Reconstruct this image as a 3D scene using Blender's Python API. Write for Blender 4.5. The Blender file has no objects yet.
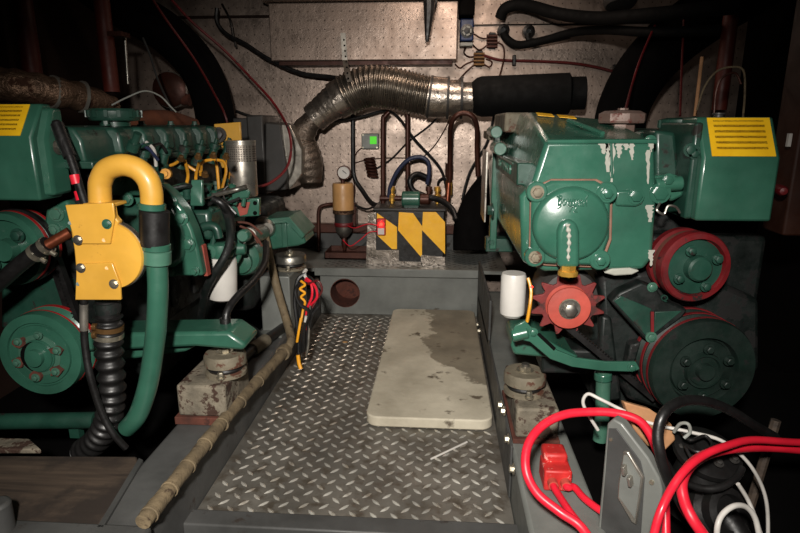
import bpy, bmesh, math, random
from mathutils import Vector, Matrix, Euler
random.seed(7)
R = math.radians
SC = bpy.context.scene
COL = SC.collection
# ---------------------------------------------------------------- camera
FPX = 578.0
CAM = Vector((0, 0, 0.8)); PITCH = R(13.9); YAW = R(4.0)
FW = Vector((-math.sin(YAW)*math.cos(PITCH), math.cos(YAW)*math.cos(PITCH), -math.sin(PITCH)))
RT = Vector((math.cos(YAW), math.sin(YAW), 0))
UP = RT.cross(FW)
cd = bpy.data.cameras.new('camera'); cd.sensor_width = 36; cd.lens = FPX/800*36; cd.clip_start = 0.02
co = bpy.data.objects.new('camera', cd); COL.objects.link(co)
co.location = CAM; co.rotation_euler = (R(90)-PITCH, 0, YAW)
SC.camera = co
def ray(x, y): return FW + RT*((x-400)/FPX) + UP*((266.5-y)/FPX)
def P(x, y, Y):
    d = ray(x, y); return CAM + d*((Y-CAM.y)/d.y)
def PZ(x, y, Z):
    d = ray(x, y); return CAM + d*((Z-CAM.z)/d.z)
def PX(x, y, X):
    d = ray(x, y); return CAM + d*((X-CAM.x)/d.x)
def S(px, p): return px*(p-CAM).dot(FW)/FPX
def V(*a): return Vector(a)
# ---------------------------------------------------------------- mesh builder
def basis(ax):
    ax = Vector(ax).normalized()
    a = Vector((0, 0, 1)) if abs(ax.z) < .9 else Vector((1, 0, 0))
    u = a.cross(ax).normalized(); return u, ax.cross(u), ax
def spl(pts, n=8, closed=False):
    pts = [Vector(p) for p in pts]
    if len(pts) < 3: return pts
    out = []
    for i in range(len(pts)-1):
        p0 = pts[max(i-1, 0)]; p1 = pts[i]; p2 = pts[i+1]; p3 = pts[min(i+2, len(pts)-1)]
        for k in range(n):
            t = k/n
            out.append(.5*((2*p1)+(p2-p0)*t+(2*p0-5*p1+4*p2-p3)*t*t+(3*p1-p0-3*p2+p3)*t**3))
    out.append(pts[-1]); return out
class MB:
    def __init__(s): s.v = []; s.f = []; s.m = []; s.mi = 0
    def face(s, idx): s.f.append(idx); s.m.append(s.mi)
    def ringfaces(s, a, b, n):
        for i in range(n):
            j = (i+1) % n; s.face((a+i, a+j, b+j, b+i))
    def loft(s, rings, cap=True):
        n = len(rings[0]); st = []
        for r in rings:
            st.append(len(s.v)); s.v += [Vector(p) for p in r]
        for a, b in zip(st, st[1:]): s.ringfaces(a, b, n)
        if cap:
            s.face(tuple(st[0]+i for i in range(n))[::-1]); s.face(tuple(st[-1]+i for i in range(n)))
        return s
    def prism(s, pts, vec):
        vec = Vector(vec); return s.loft([pts, [Vector(p)+vec for p in pts]])
    def box(s, a, b, M=None):
        x0, x1 = sorted((a[0], b[0])); y0, y1 = sorted((a[1], b[1])); z0, z1 = sorted((a[2], b[2]))
        r = [V(x0, y0, z0), V(x1, y0, z0), V(x1, y1, z0), V(x0, y1, z0)]
        q = [V(p.x, p.y, z1) for p in r]
        if M: r = [M @ p for p in r]; q = [M @ p for p in q]
        return s.loft([r, q])
    def cbox(s, c, d, rot=(0, 0, 0)):
        M = Matrix.Translation(Vector(c)) @ Euler(rot).to_matrix().to_4x4()
        h = Vector(d)/2; return s.box(-h, h, M)
    def lathe(s, c, ax, prof, n=28, u0=None):
        c = Vector(c); u, w, ax = basis(ax); rings = []
        for r, h in prof:
            r = max(r, 1e-4)
            rings.append([c+ax*h+(u*math.cos(2*math.pi*i/n)+w*math.sin(2*math.pi*i/n))*r for i in range(n)])
        return s.loft(rings)
    def ring(s, c, ax, prof, n=28):
        c = Vector(c); u, w, ax = basis(ax); rings = []
        for r, h in list(prof)+[prof[0]]:
            rings.append([c+ax*h+(u*math.cos(2*math.pi*i/n)+w*math.sin(2*math.pi*i/n))*r for i in range(n)])
        return s.loft(rings, cap=False)
    def cyl(s, a, b, r, r2=None, n=20):
        a = Vector(a); b = Vector(b); return s.lathe(a, b-a, [(r, 0), (r if r2 is None else r2, (b-a).length)], n)
    def sph(s, c, r, n=14, sc=(1, 1, 1)):
        c = Vector(c); rings = []
        for j in range(n//2+1):
            t = math.pi*j/(n//2); rr = max(math.sin(t), 1e-3)
            rings.append([c+V(r*sc[0]*rr*math.cos(2*math.pi*i/n), r*sc[1]*rr*math.sin(2*math.pi*i/n), -r*sc[2]*math.cos(t)) for i in range(n)])
        return s.loft(rings)
    def tube(s, pts, r, n=10, smooth=6, rf=None):
        pts = spl(pts, smooth) if smooth else [Vector(p) for p in pts]
        t0 = (pts[1]-pts[0]).normalized(); u, w, _ = basis(t0); rings = []
        N = len(pts)
        for i, p in enumerate(pts):
            t = (pts[min(i+1, N-1)]-pts[max(i-1, 0)]).normalized()
            u = (u-t*u.dot(t)).normalized(); w = t.cross(u)
            rr = r if rf is None else rf(i/(N-1))
            rings.append([p+(u*math.cos(2*math.pi*k/n)+w*math.sin(2*math.pi*k/n))*rr for k in range(n)])
        return s.loft(rings)
    def hexa(s, c, ax, r, h):
        c = Vector(c); s.lathe(c, ax, [(r*1.45, 0), (r*1.45, h*.25)], 14)
        return s.lathe(c, ax, [(r, h*.2), (r, h*.9), (r*.8, h)], 6)
ORG = {}
def build(name, mb, mats, parent=None, bevel=0, label=None, cat=None, group=None, kind=None, ang=38, seg=2, origin=None):
    if not isinstance(mats, (list, tuple)): mats = [mats]
    vs = mb.v
    if parent is None:
        if origin is None:
            xs = [p.x for p in vs]; ys = [p.y for p in vs]; zs = [p.z for p in vs]
            org = V((min(xs)+max(xs))/2, (min(ys)+max(ys))/2, min(zs))
        else: org = Vector(origin)
    else: org = ORG[parent.name]
    me = bpy.data.meshes.new(name); me.from_pydata([p-org for p in vs], [], mb.f)
    for m in mats: me.materials.append(m)
    me.polygons.foreach_set('material_index', mb.m)
    bm = bmesh.new(); bm.from_mesh(me); bmesh.ops.recalc_face_normals(bm, faces=bm.faces); bm.to_mesh(me); bm.free()
    me.shade_smooth(); me.set_sharp_from_angle(angle=R(ang))
    o = bpy.data.objects.new(name, me); COL.objects.link(o)
    if parent is None: o.location = org
    else: o.parent = parent
    ORG[o.name] = org
    if bevel:
        b = o.modifiers.new('bevel', 'BEVEL'); b.width = bevel; b.segments = seg; b.limit_method = 'ANGLE'; b.angle_limit = R(35)
    tag(o, label, cat, group, kind); return o
def tag(o, label=None, cat=None, group=None, kind=None):
    for k, v in (('label', label), ('category', cat), ('group', group), ('kind', kind)):
        if v: o[k] = v
def thing(name, loc, label, cat, group=None):
    o = bpy.data.objects.new(name, None); COL.objects.link(o); o.empty_display_size = .05
    o.location = loc; ORG[o.name] = Vector(loc); tag(o, label, cat, group); return o
def bolts(parent, lst, m, ax=(0, -1, 0), h=.008, name='bolt'):
    for p, r in lst: build(name, MB().hexa(p, ax, r, h), m, parent)
def text(name, s, c, h, right, up, depth, m, parent, width=None, shear=0):
    cu = bpy.data.curves.new(name, 'FONT'); cu.body = s; cu.size = 1; cu.extrude = .06; cu.align_x = 'CENTER'; cu.align_y = 'CENTER'; cu.shear = shear
    cu.resolution_u = 3
    t = bpy.data.objects.new(name, cu); COL.objects.link(t)
    dg = bpy.context.evaluated_depsgraph_get(); me = bpy.data.meshes.new_from_object(t.evaluated_get(dg))
    bpy.data.objects.remove(t)
    me.name = name
    right = Vector(right).normalized(); up = Vector(up).normalized(); nr = right.cross(up)
    w = max(v.co.x for v in me.vertices)-min(v.co.x for v in me.vertices)
    kx = h if width is None else width/w
    org = ORG[parent.name]
    for v in me.vertices:
        q = v.co.copy(); v.co = Vector(c)+right*q.x*kx+up*q.y*h+nr*(q.z/.06*depth)-org
    me.materials.clear(); me.materials.append(m)
    o = bpy.data.objects.new(name, me); COL.objects.link(o); o.parent = parent; ORG[o.name] = org; return o
# ---------------------------------------------------------------- materials
def lin(c): return tuple(((x/255)/12.92 if x/255 <= .04045 else ((x/255+.055)/1.055)**2.4) for x in c)
class NT:
    def __init__(s, name):
        s.mat = bpy.data.materials.new(name); s.mat.use_nodes = True; s.t = s.mat.node_tree
        s.b = s.t.nodes['Principled BSDF']; s.tc = s.t.nodes.new('ShaderNodeTexCoord')
    def n(s, ty, **kw):
        nd = s.t.nodes.new(ty)
        for k, v in kw.items():
            if k in nd.inputs.keys(): nd.inputs[k].default_value = v
            else: setattr(nd, k, v)
        return nd
    def l(s, a, b): s.t.links.new(a, b)
    def noise(s, scale, detail=4, vec=None, rough=.6):
        nd = s.n('ShaderNodeTexNoise'); nd.inputs['Scale'].default_value = scale; nd.inputs['Detail'].default_value = detail
        nd.inputs['Roughness'].default_value = rough
        s.l(vec or s.tc.outputs['Object'], nd.inputs['Vector']); return nd.outputs['Fac']
    def ramp(s, f, a, b, ca=(0, 0, 0), cb=(1, 1, 1)):
        nd = s.n('ShaderNodeValToRGB'); e = nd.color_ramp.elements
        e[0].position = a; e[1].position = b; e[0].color = (*ca, 1); e[1].color = (*cb, 1)
        s.l(f, nd.inputs[0]); return nd.outputs[0]
    def mix(s, f, a, b):
        nd = s.n('ShaderNodeMix', data_type='RGBA')
        s.l(f, nd.inputs[0])
        for i, x in ((6, a), (7, b)):
            if isinstance(x, tuple): nd.inputs[i].default_value = (*x, 1)
            else: s.l(x, nd.inputs[i])
        return nd.outputs[2]
    def math(s, op, a, b=0.0, c=None):
        nd = s.n('ShaderNodeMath', operation=op)
        for i, x in enumerate((a, b) if c is None else (a, b, c)):
            if isinstance(x, (int, float)): nd.inputs[i].default_value = x
            else: s.l(x, nd.inputs[i])
        return nd.outputs[0]
    def bump(s, h, st, dist=.002, prev=None):
        nd = s.n('ShaderNodeBump'); nd.inputs['Strength'].default_value = st; nd.inputs['Distance'].default_value = dist
        s.l(h, nd.inputs['Height'])
        if prev: s.l(prev, nd.inputs['Normal'])
        return nd.outputs[0]
    def sep(s, out='Object'):
        nd = s.n('ShaderNodeSeparateXYZ'); s.l(s.tc.outputs[out], nd.inputs[0]); return nd.outputs
def mat(name, c, rough=.5, metal=0, var=.3, scale=9, bump=.25, bscale=70, spots=None, spot_at=.62, spot_scale=18, coat=0, bd=.002, spec=.5):
    k = NT(name); c = lin(c)
    f = k.noise(scale)
    col = k.ramp(f, .3, .7, tuple(x*(1-var) for x in c), tuple(min(1, x*(1+var)) for x in c))
    rg = k.ramp(k.noise(scale*2.3), .3, .7, (max(0, rough-.1),)*3, (min(1, rough+.12),)*3)
    if spots:
        sm = k.ramp(k.noise(spot_scale, 6, rough=.7), spot_at, spot_at+.05)
        col = k.mix(sm, col, lin(spots))
        rg = k.mix(sm, rg, (.8, .8, .8))
    k.l(col, k.b.inputs['Base Color']); k.l(rg, k.b.inputs['Roughness'])
    k.b.inputs['Metallic'].default_value = metal
    k.b.inputs['Specular IOR Level'].default_value = spec
    if coat: k.b.inputs['Coat Weight'].default_value = coat; k.b.inputs['Coat Roughness'].default_value = .16
    if bump: k.l(k.bump(k.noise(bscale, 5), bump, bd), k.b.inputs['Normal'])
    return k.mat
def emit(name, c, st):
    k = NT(name); k.b.inputs['Base Color'].default_value = (*lin(c), 1)
    k.b.inputs['Emission Color'].default_value = (*lin(c), 1); k.b.inputs['Emission Strength'].default_value = st; return k.mat
def perforated(name, c, pitch=.038, rr=.075, metal=.5, rough=.42, axes=(0, 2)):
    k = NT(name); c = lin(c); s = k.sep()
    u = k.math('FRACT', k.math('DIVIDE', s[axes[0]], pitch)); v = k.math('FRACT', k.math('DIVIDE', s[axes[1]], pitch))
    du = k.math('SUBTRACT', u, .5); dv = k.math('SUBTRACT', v, .5)
    d = k.math('SQRT', k.math('ADD', k.math('MULTIPLY', du, du), k.math('MULTIPLY', dv, dv)))
    hole = k.math('LESS_THAN', d, rr)
    base = k.ramp(k.noise(4, 6), .3, .72, tuple(x*.62 for x in c), tuple(min(1, x*1.25) for x in c))
    speck = k.ramp(k.noise(55, 4, rough=.8), .62, .7)
    base = k.mix(speck, base, tuple(x*.45 for x in c))
    base = k.mix(k.math('MULTIPLY', hole, .75), base, (.03, .022, .02))
    k.l(base, k.b.inputs['Base Color'])
    k.l(k.ramp(k.noise(14, 5), .3, .7, (rough-.12,)*3, (rough+.15,)*3), k.b.inputs['Roughness'])
    k.b.inputs['Metallic'].default_value = metal
    h = k.math('SUBTRACT', k.noise(26, 6, rough=.7), k.math('MULTIPLY', hole, .6))
    k.l(k.bump(h, .5, .004), k.b.inputs['Normal']); return k.mat
def labelmat(name):
    # yellow sticker with rows of tiny illegible print
    k = NT(name); s = k.sep('Generated')
    u, v = s[0], s[2]
    rows = k.math('FRACT', k.math('MULTIPLY', v, 7.0))
    band = k.math('MULTIPLY', k.math('GREATER_THAN', rows, .3), k.math('LESS_THAN', rows, .72))
    cmb = k.n('ShaderNodeCombineXYZ'); k.l(k.math('MULTIPLY', u, 130.0), cmb.inputs[0]); k.l(k.math('MULTIPLY', v, 70.0), cmb.inputs[1])
    nz = k.noise(1.0, 2, cmb.outputs[0])
    ink = k.math('MULTIPLY', band, k.math('GREATER_THAN', nz, .47))
    for a, lo, hi in ((u, .09, .9), (v, .13, .93)):
        ink = k.math('MULTIPLY', ink, k.math('MULTIPLY', k.math('GREATER_THAN', a, lo), k.math('LESS_THAN', a, hi)))
    y = k.ramp(k.noise(20), .3, .7, lin((222, 168, 18)), lin((240, 190, 30)))
    col = k.mix(ink, y, lin((70, 48, 6)))
    k.l(col, k.b.inputs['Base Color']); k.b.inputs['Roughness'].default_value = .42; return k.mat
M = {}
M['green'] = mat('green_paint', (45, 88, 72), .36, 0, .22, 8, .18, 60, spots=(24, 44, 36), spot_at=.66, spot_scale=14, coat=.4)
M['green_worn'] = mat('worn_green_paint', (47, 91, 75), .28, 0, .22, 9, .16, 45, spots=(150, 160, 148), spot_at=.72, spot_scale=20, coat=.6)
M['green_dark'] = mat('grimy_green_paint', (27, 60, 49), .44, 0, .35, 10, .3, 50, spots=(24, 20, 14), spot_at=.6, spot_scale=16, coat=.2)
M['green_oily_shade'] = mat('oily_shaded_green_casting', (13, 20, 18), .5, 0, .5, 16, .5, 40, spots=(9, 8, 7), spot_at=.52, spot_scale=22)  # oily green, darkened to near black for shade under the right tank
M['green_rust'] = mat('rust_chipped_green_paint', (60, 98, 82), .42, 0, .25, 9, .3, 50, spots=(110, 62, 36), spot_at=.63, spot_scale=24, coat=.2)
M['yellow'] = mat('yellow_enamel', (202, 152, 58), .4, 0, .16, 7, .1, 60, spots=(150, 104, 36), spot_at=.68, spot_scale=40, coat=.3)
M['yellow_pipe'] = mat('yellow_fuel_line_paint', (196, 136, 34), .4, 0, .25, 30, .2, 90)
M['red'] = mat('red_paint', (150, 26, 28), .45, 0, .3, 14, .2, 60, spots=(50, 18, 14), spot_at=.64)
M['red_rust'] = mat('rusty_red_paint', (168, 70, 58), .55, 0, .25, 12, .3, 70, spots=(120, 48, 38), spot_at=.66)
M['rust'] = mat('rust', (84, 44, 32), .85, 0, .45, 18, .6, 60, spots=(60, 30, 22), spot_at=.58)
M['rust_orange'] = mat('orange_heat_rust', (84, 42, 20), .8, 0, .4, 14, .5, 50)
M['black'] = mat('black_rubber', (20, 19, 19), .42, 0, .4, 20, .25, 90)
M['black_matte'] = mat('matt_black_lagging', (7, 7, 7), .8, 0, .4, 12, .5, 60, spec=.2)
M['void'] = mat('black_for_hoses_and_shade', (5, 4, 4), .95, 0, .4, 8, .3, 40, spec=.1)  # near black: hose rubber, and shade painted over hull side and bilge
M['steel'] = mat('bare_steel', (150, 146, 138), .36, .9, .25, 20, .15, 90, spots=(92, 70, 52), spot_at=.68)
M['zinc'] = mat('zinc_bolt', (176, 168, 150), .32, .85, .25, 40, .1, 90)
M['alu'] = mat('brushed_aluminium', (176, 170, 160), .34, .85, .2, 12, .15, 50)
M['foil'] = mat('wrinkled_foil_tape', (160, 150, 140), .3, .9, .3, 16, .8, 24, bd=.006)
M['foil_dull'] = mat('dull_wrinkled_foil', (96, 74, 58), .45, .7, .5, 20, 1.0, 55, spots=(60, 36, 24), spot_at=.55, bd=.008)
M['brass'] = mat('brass', (232, 178, 80), .28, .7, .2, 20, .1, 60)
M['copper'] = mat('copper_pipe', (120, 62, 40), .38, .7, .35, 14, .2, 60)
M['bronze'] = mat('brown_hydraulic_pipe', (70, 38, 28), .45, .4, .35, 14, .2, 60)
M['grey'] = mat('grey_bilge_paint', (106, 108, 104), .5, 0, .25, 7, .3, 40, spots=(70, 60, 50), spot_at=.66, spot_scale=10, coat=.1)
M['grey_dark'] = mat('dark_grey_paint', (62, 62, 61), .55, 0, .3, 8, .35, 40, spots=(42, 34, 28), spot_at=.62, spot_scale=12)
M['grey_light'] = mat('worn_light_grey_paint', (132, 132, 130), .5, 0, .2, 8, .3, 40, spots=(88, 80, 72), spot_at=.63, spot_scale=14)
M['block'] = mat('flaking_painted_bed_block', (112, 104, 90), .8, 0, .45, 14, .9, 40, spots=(58, 38, 28), spot_at=.52, spot_scale=26, bd=.006)
M['mountrubber'] = mat('weathered_mount_metal', (112, 104, 88), .7, .2, .35, 16, .8, 50, spots=(82, 50, 36), spot_at=.54, spot_scale=20, bd=.003)
k = NT('dirty_plywood'); mp = k.n('ShaderNodeMapping'); k.l(k.tc.outputs['Object'], mp.inputs[0]); mp.inputs['Scale'].default_value = (2.5, 34, 34)
gr = k.noise(1.6, 6, mp.outputs[0]); col = k.ramp(gr, .3, .72, lin((40, 32, 27)), lin((84, 70, 58)))
k.l(k.mix(k.ramp(k.noise(7, 6), .5, .62), col, lin((44, 36, 31))), k.b.inputs['Base Color']); k.b.inputs['Roughness'].default_value = .7
k.l(k.bump(gr, .5, .002), k.b.inputs['Normal']); M['wood'] = k.mat
M['foil_dark'] = mat('dark_lagging_foil', (104, 92, 82), .42, .75, .4, 16, 1.0, 45, spots=(60, 44, 34), spot_at=.6, bd=.007)
M['green_grimy_dim'] = mat('dimmed_grimy_green_paint', (17, 31, 26), .5, 0, .4, 12, .3, 50, spots=(10, 10, 9), spot_at=.6, spot_scale=16)  # grime plus darkening that stands for poor light on the right pulleys
M['red_grimy_dim'] = mat('dimmed_grimy_red_paint', (98, 18, 22), .5, 0, .35, 14, .2, 60, spots=(30, 12, 10), spot_at=.6)  # grimy red, its colour dimmed for the badly lit right pulleys
M['rust_cap'] = mat('rust_tinged_grey_cap', (112, 92, 84), .5, .2, .25, 14, .3, 60, spots=(96, 44, 36), spot_at=.55)
M['red_fan'] = mat('dark_red_fan_paint', (104, 32, 30), .6, 0, .35, 16, .4, 70, spots=(60, 26, 22), spot_at=.55)
M['dull_brass'] = mat('dull_brass', (104, 76, 44), .45, .6, .3, 20, .1, 60)
M['duct_alu'] = mat('dull_ribbed_aluminium', (138, 130, 120), .3, .9, .3, 14, .2, 50)
M['grey_mid'] = mat('scuffed_mid_grey_paint', (72, 72, 71), .55, 0, .3, 8, .4, 40, spots=(56, 46, 38), spot_at=.6, spot_scale=12)
M['wood_post'] = mat('varnished_post', (52, 26, 15), .55, 0, .35, 8, .3, 30)
M['wood_pale'] = mat('pale_broken_wood', (170, 124, 86), .75, 0, .35, 12, .5, 30)
M['white'] = mat('white_enamel', (196, 192, 186), .4, 0, .1, 10, .1, 60, spots=(120, 112, 104), spot_at=.68, spot_scale=26)
M['white_wire'] = mat('white_cable_sheath', (190, 186, 180), .45, 0, .15, 30, .05, 60)
M['red_cable'] = mat('red_cable_sheath', (214, 32, 52), .36, 0, .12, 20, .05, 60)
M['red_dim'] = mat('dull_red_cable', (84, 18, 18), .5, 0, .2, 20, .05, 60)
M['red_plastic'] = mat('scuffed_red_plastic', (186, 40, 38), .5, 0, .3, 20, .2, 60, spots=(216, 150, 140), spot_at=.6, spot_scale=60)
M['blue'] = mat('blue_plastic', (28, 46, 86), .45, 0, .2, 20, .05, 60)
M['blue_cable'] = mat('dark_blue_hose', (38, 44, 70), .45, 0, .2, 20, .05, 60)
M['yellow_cable'] = mat('yellow_cable_sheath', (232, 160, 30), .45, 0, .15, 20, .05, 60)
M['conduit'] = mat('wrapped_beige_conduit', (104, 90, 68), .8, 0, .4, 22, .9, 60, spots=(66, 52, 38), spot_at=.58, spot_scale=34, bd=.004)
M['tan'] = mat('tan_filter_housing', (182, 138, 88), .42, 0, .15, 16, .1, 60)
M['grey_plastic'] = mat('grey_plastic', (136, 138, 132), .5, 0, .1, 16, .05, 60)
M['dark_plastic'] = mat('charcoal_plastic', (52, 50, 48), .5, 0, .2, 10, .15, 60)
M['orange_pipe'] = mat('orange_brown_pipe_paint', (88, 30, 18), .55, 0, .3, 8, .2, 50)
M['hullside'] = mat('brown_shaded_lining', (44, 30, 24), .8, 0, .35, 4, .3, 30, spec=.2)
M['silicone'] = mat('gasket_lip', (124, 92, 76), .6, 0, .3, 30, .3, 80)
M['drip'] = mat('white_salt_drips', (160, 160, 150), .8, 0, .1, 30, .3, 80)
M['hazard_yellow'] = mat('hazard_tape_yellow', (252, 186, 40), .36, 0, .08, 16, .25, 45)
M['hazard_black'] = mat('hazard_tape_black', (22, 20, 18), .38, 0, .3, 16, .4, 45)
M['patch'] = mat('red_oxide_primer', (140, 62, 50), .6, 0, .25, 20, .2, 60)
M['panel'] = perforated('perforated_aluminium_panel', (172, 154, 142), metal=.75, rough=.42)
M['panel_light'] = perforated('pale_perforated_panel', (166, 148, 136), .036, metal=.65, rough=.42)
M['label'] = labelmat('yellow_instruction_sticker')
M['led_red'] = emit('lit_red_led', (255, 30, 20), 12)
M['lcd'] = emit('lit_green_display', (70, 200, 24), .7)
# slab: pale stone with a damp stain
k = NT('pale_stone'); s = k.sep()
g = k.math('ADD', k.math('MULTIPLY', s[1], .75), k.math('MULTIPLY', s[0], 1.6))
g = k.math('ADD', s[1], k.math('MULTIPLY', s[0], 1.3)); g = k.math('MINIMUM', k.math('ADD', g, .05), k.math('MULTIPLY_ADD', s[0], 1.2, .03))
st = k.ramp(k.math('ADD', g, k.math('MULTIPLY', k.math('SUBTRACT', k.noise(11, 8), .5), .3)), .0, .02)
blot = k.ramp(k.noise(16, 6), .62, .7)
base = k.ramp(k.noise(5, 6), .3, .7, lin((158, 150, 132)), lin((208, 200, 180)))
damp = k.ramp(k.noise(7, 6), .3, .7, lin((104, 97, 83)), lin((142, 133, 115)))
c = k.mix(st, base, damp); c = k.mix(blot, c, lin((92, 82, 68)))
k.l(c, k.b.inputs['Base Color']); k.b.inputs['Roughness'].default_value = .7
k.l(k.bump(k.noise(60, 6), .4, .002), k.b.inputs['Normal']); M['slab'] = k.mat
# chequer plate
def plate(name, c, rough):
    k = NT(name); c = lin(c)
    col = k.ramp(k.noise(5, 7), .3, .7, tuple(x*.5 for x in c), tuple(x*1.15 for x in c))
    gr = k.ramp(k.noise(30, 5), .5, .66); col = k.mix(gr, col, tuple(x*.45 for x in (c[0]*1.05, c[1]*.95, c[2]*.85)))
    k.l(col, k.b.inputs['Base Color']); k.b.inputs['Metallic'].default_value = .6
    k.l(k.ramp(k.noise(12), .3, .7, (rough-.1,)*3, (rough+.2,)*3), k.b.inputs['Roughness'])
    k.l(k.bump(k.noise(80, 4), .3, .001), k.b.inputs['Normal']); return k.mat
M['plate'] = plate('chequer_plate', (134, 130, 122), .48)
M['lug'] = plate('worn_plate_lugs', (224, 220, 210), .3)
# ---------------------------------------------------------------- setting
ZS = .11                       # top of the engine bed stringers
FX0, FX1 = -.507, .163         # walkway edges
YF, YR, YW = 1.03, 2.36, 2.75  # near edge, riser, back wall
SHZ = P(400, 268, YR).z        # shelf height
def lugs(mb, x0, x1, y0, y1, z, pitch=.044):
    mb.mi = 1; ny = int((y1-y0)/(pitch/2)); nx = int((x1-x0)/pitch)
    for j in range(ny):
        for i in range(nx):
            cx = x0+(i+.5+(.5 if j % 2 else 0))*pitch; cy = y0+(j+.5)*pitch/2
            if cx > x1-.012: continue
            a = R(45 if j % 2 else -45); c, s = math.cos(a), math.sin(a); L, W, H = .0145, .0048, .0024
            def q(u, v, h): return V(cx+u*c-v*s, cy+u*s+v*c, z+h)
            b = len(mb.v)
            mb.v += [q(-L, 0, -.0002), q(-L*.3, -W, -.0002), q(L*.3, -W, -.0002), q(L, 0, -.0002), q(L*.3, W, -.0002), q(-L*.3, W, -.0002), q(-L*.45, 0, H), q(L*.45, 0, H)]
            for f in ((0, 1, 6), (1, 2, 7, 6), (2, 3, 7), (3, 4, 7), (4, 5, 6, 7), (5, 0, 6)): mb.face(tuple(b+k for k in f))
    mb.mi = 0
mb = MB()
seam = PZ(300, 361, 0).y
mb.box((FX0, YF, -.008), (FX1, seam-.001, 0)); mb.box((FX0, seam+.001, -.008), (FX1, YR, -.001))
lugs(mb, FX0+.004, FX1, YF+.006, YR-.006, 0)
build('floor', mb, [M['plate'], M['lug']], kind='structure')
# sub-floor, ceiling, walls
mb = MB().box((-1.6, -.6, -.16), (1.6, YW+.05, -.12)); build('trim_1', mb, M['void'], kind='structure')
mb = MB().box((-1.6, -.6, 1.46), (1.6, YW+.1, 1.52)); build('ceiling', mb, M['hullside'], kind='structure')
mb = MB().box((-1.5, YW, -.12), (1.35, YW+.05, 1.46)); build('wall_back', mb, M['panel'], kind='structure')
mb = MB().box((-1.56, -.6, -.12), (-1.5, YW+.1, 1.46)); build('wall_left', mb, M['hullside'], kind='structure')
mb = MB().box((1.3, -.6, -.12), (1.36, YW+.1, 1.46)); build('wall_right', mb, M['void'], kind='structure')  # hull side blackened in colour because little light reaches it
# riser with a pipe hole, shelf over it
c = P(345, 293, YR); r = S(15, c); n = 32
mb = MB(); top = SHZ-.018
b = len(mb.v); ring = []
xs0, xs1 = FX0, FX1
angs = sorted([2*math.pi*i/n for i in range(n)]+[math.atan2(zz_-c.z, xx_-c.x) % (2*math.pi) for xx_ in (xs0, xs1) for zz_ in (0, top)]); n = len(angs)
for i in range(n):
    a = angs[i]; dx, dz = math.cos(a), math.sin(a)
    t = min(((xs1-c.x)/dx if dx > 1e-6 else (xs0-c.x)/dx if dx < -1e-6 else 9), ((top-c.z)/dz if dz > 1e-6 else (0-c.z)/dz if dz < -1e-6 else 9))
    ring.append((V(c.x+dx*r, YR, c.z+dz*r), V(c.x+dx*t, YR, c.z+dz*t)))
mb.v += [p for p, _ in ring]+[q for _, q in ring]
mb.v += [p+V(0, .006, 0) for p, _ in ring]
for i in range(n):
    j = (i+1) % n
    mb.face((i, j, n+j, n+i)); mb.face((i, j, 2*n+j, 2*n+i))
build('trim_2', mb, M['grey'], kind='structure', ang=30)
mb = MB(); mb.ring((c.x, YR+.002, c.z), (0, 1, 0), [(r*.96, -.004), (r*.96, .12), (.002, .12), (.002, .125), (r*.995, .125), (r*.995, -.004)], 32)
build('pipe_socket', mb, M['rust'], label='rusty round pipe opening in the grey riser below the shelf', cat='pipe')
mb = MB().box((FX0-.25, YR-.02, top), (FX1+.12, YW-.001, SHZ-.002)); mb.box((FX0-.02, YR-.024, top-.016), (FX1, YR-.018, SHZ+.001))
lugs(mb, FX0, FX1+.1, YR+.01, YW-.02, SHZ-.002)
build('trim_3', mb, [M['grey'], M['grey_dark']], kind='structure', bevel=.003)
# stringers
mb = MB().box((FX0-.108, .6, -.12), (FX0-.002, YR+.02, ZS)); build('engine_bed_stringer', mb, M['grey_mid'], kind='structure', bevel=.008)
mb = MB().box((FX1+.002, .55, -.12), (FX1+.137, YR+.02, ZS))
rs = build('engine_bed_stringer', mb, M['grey'], kind='structure', bevel=.008)
# bolted plate along the right stringer, with its bolts
pl = MB().box((FX1-.004, 1.12, .004), (FX1+.001, 2.25, ZS+.02)); pl.box((FX1-.004, 1.75, ZS), (FX1+.004, 2.3, .26))
pl = build('trim_4', pl, M['grey_dark'], kind='structure', bevel=.002)
for (x, y) in ((478, 325), (480, 331), (481, 352), (502, 405), (505, 411), (509, 439), (514, 469)):
    p = PX(x, y, FX1-.004); q = MB().hexa(p, (-1, 0, 0), .008, .010)
    build('bolt', q, M['zinc'], pl)
# near sill bars
a = PZ(190, 515, .012)
mb = MB().box((FX0-.01, YF-.05, -.05), (FX1+.01, YF-.002, .012)); build('trim_5', mb, M['grey_dark'], kind='structure', bevel=.004)
p = PZ(150, 526, ZS+.004)
mb = MB().box((-1.3, p.y-.1, .02), (FX0+.012, p.y, ZS+.006)); build('trim_6', mb, M['grey_dark'], kind='structure', bevel=.006)
p = PZ(12, 500, .16)
mb = MB().cyl((p.x-.012, p.y-.02, .0), (p.x-.012, p.y-.02, .17), .022); build('grey_post', mb, M['grey_dark'], label='stubby dark grey post at the near left corner beside the wood board', cat='post', bevel=.006)
# wood board left
q = [PZ(x, y, ZS+.004) for x, y in ((-60, 455), (137, 456), (139, 466), (98, 527), (-120, 527))]
mb = MB().prism(q, (0, 0, -.022)); wb = build('floor_board', mb, M['wood'], label='dirty brown plywood board lying left of the grey engine bed', cat='board', bevel=.004)
q = [PZ(x, y, ZS+.006) for x, y in ((139, 458), (143, 460), (103, 527), (97, 527))]
build('edge_strip', MB().prism(q, (0, 0, -.008)), M['grey_dark'], wb)
q = [PZ(x, y, .1) for x, y in ((-40, 441), (30, 443), (42, 454), (-40, 454))]
mb = MB().prism(q, (0, 0, .012)); build('batten', mb, M['block'], label='short pale batten behind the plywood board under the green drain pipe', cat='batten', bevel=.003)
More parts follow.
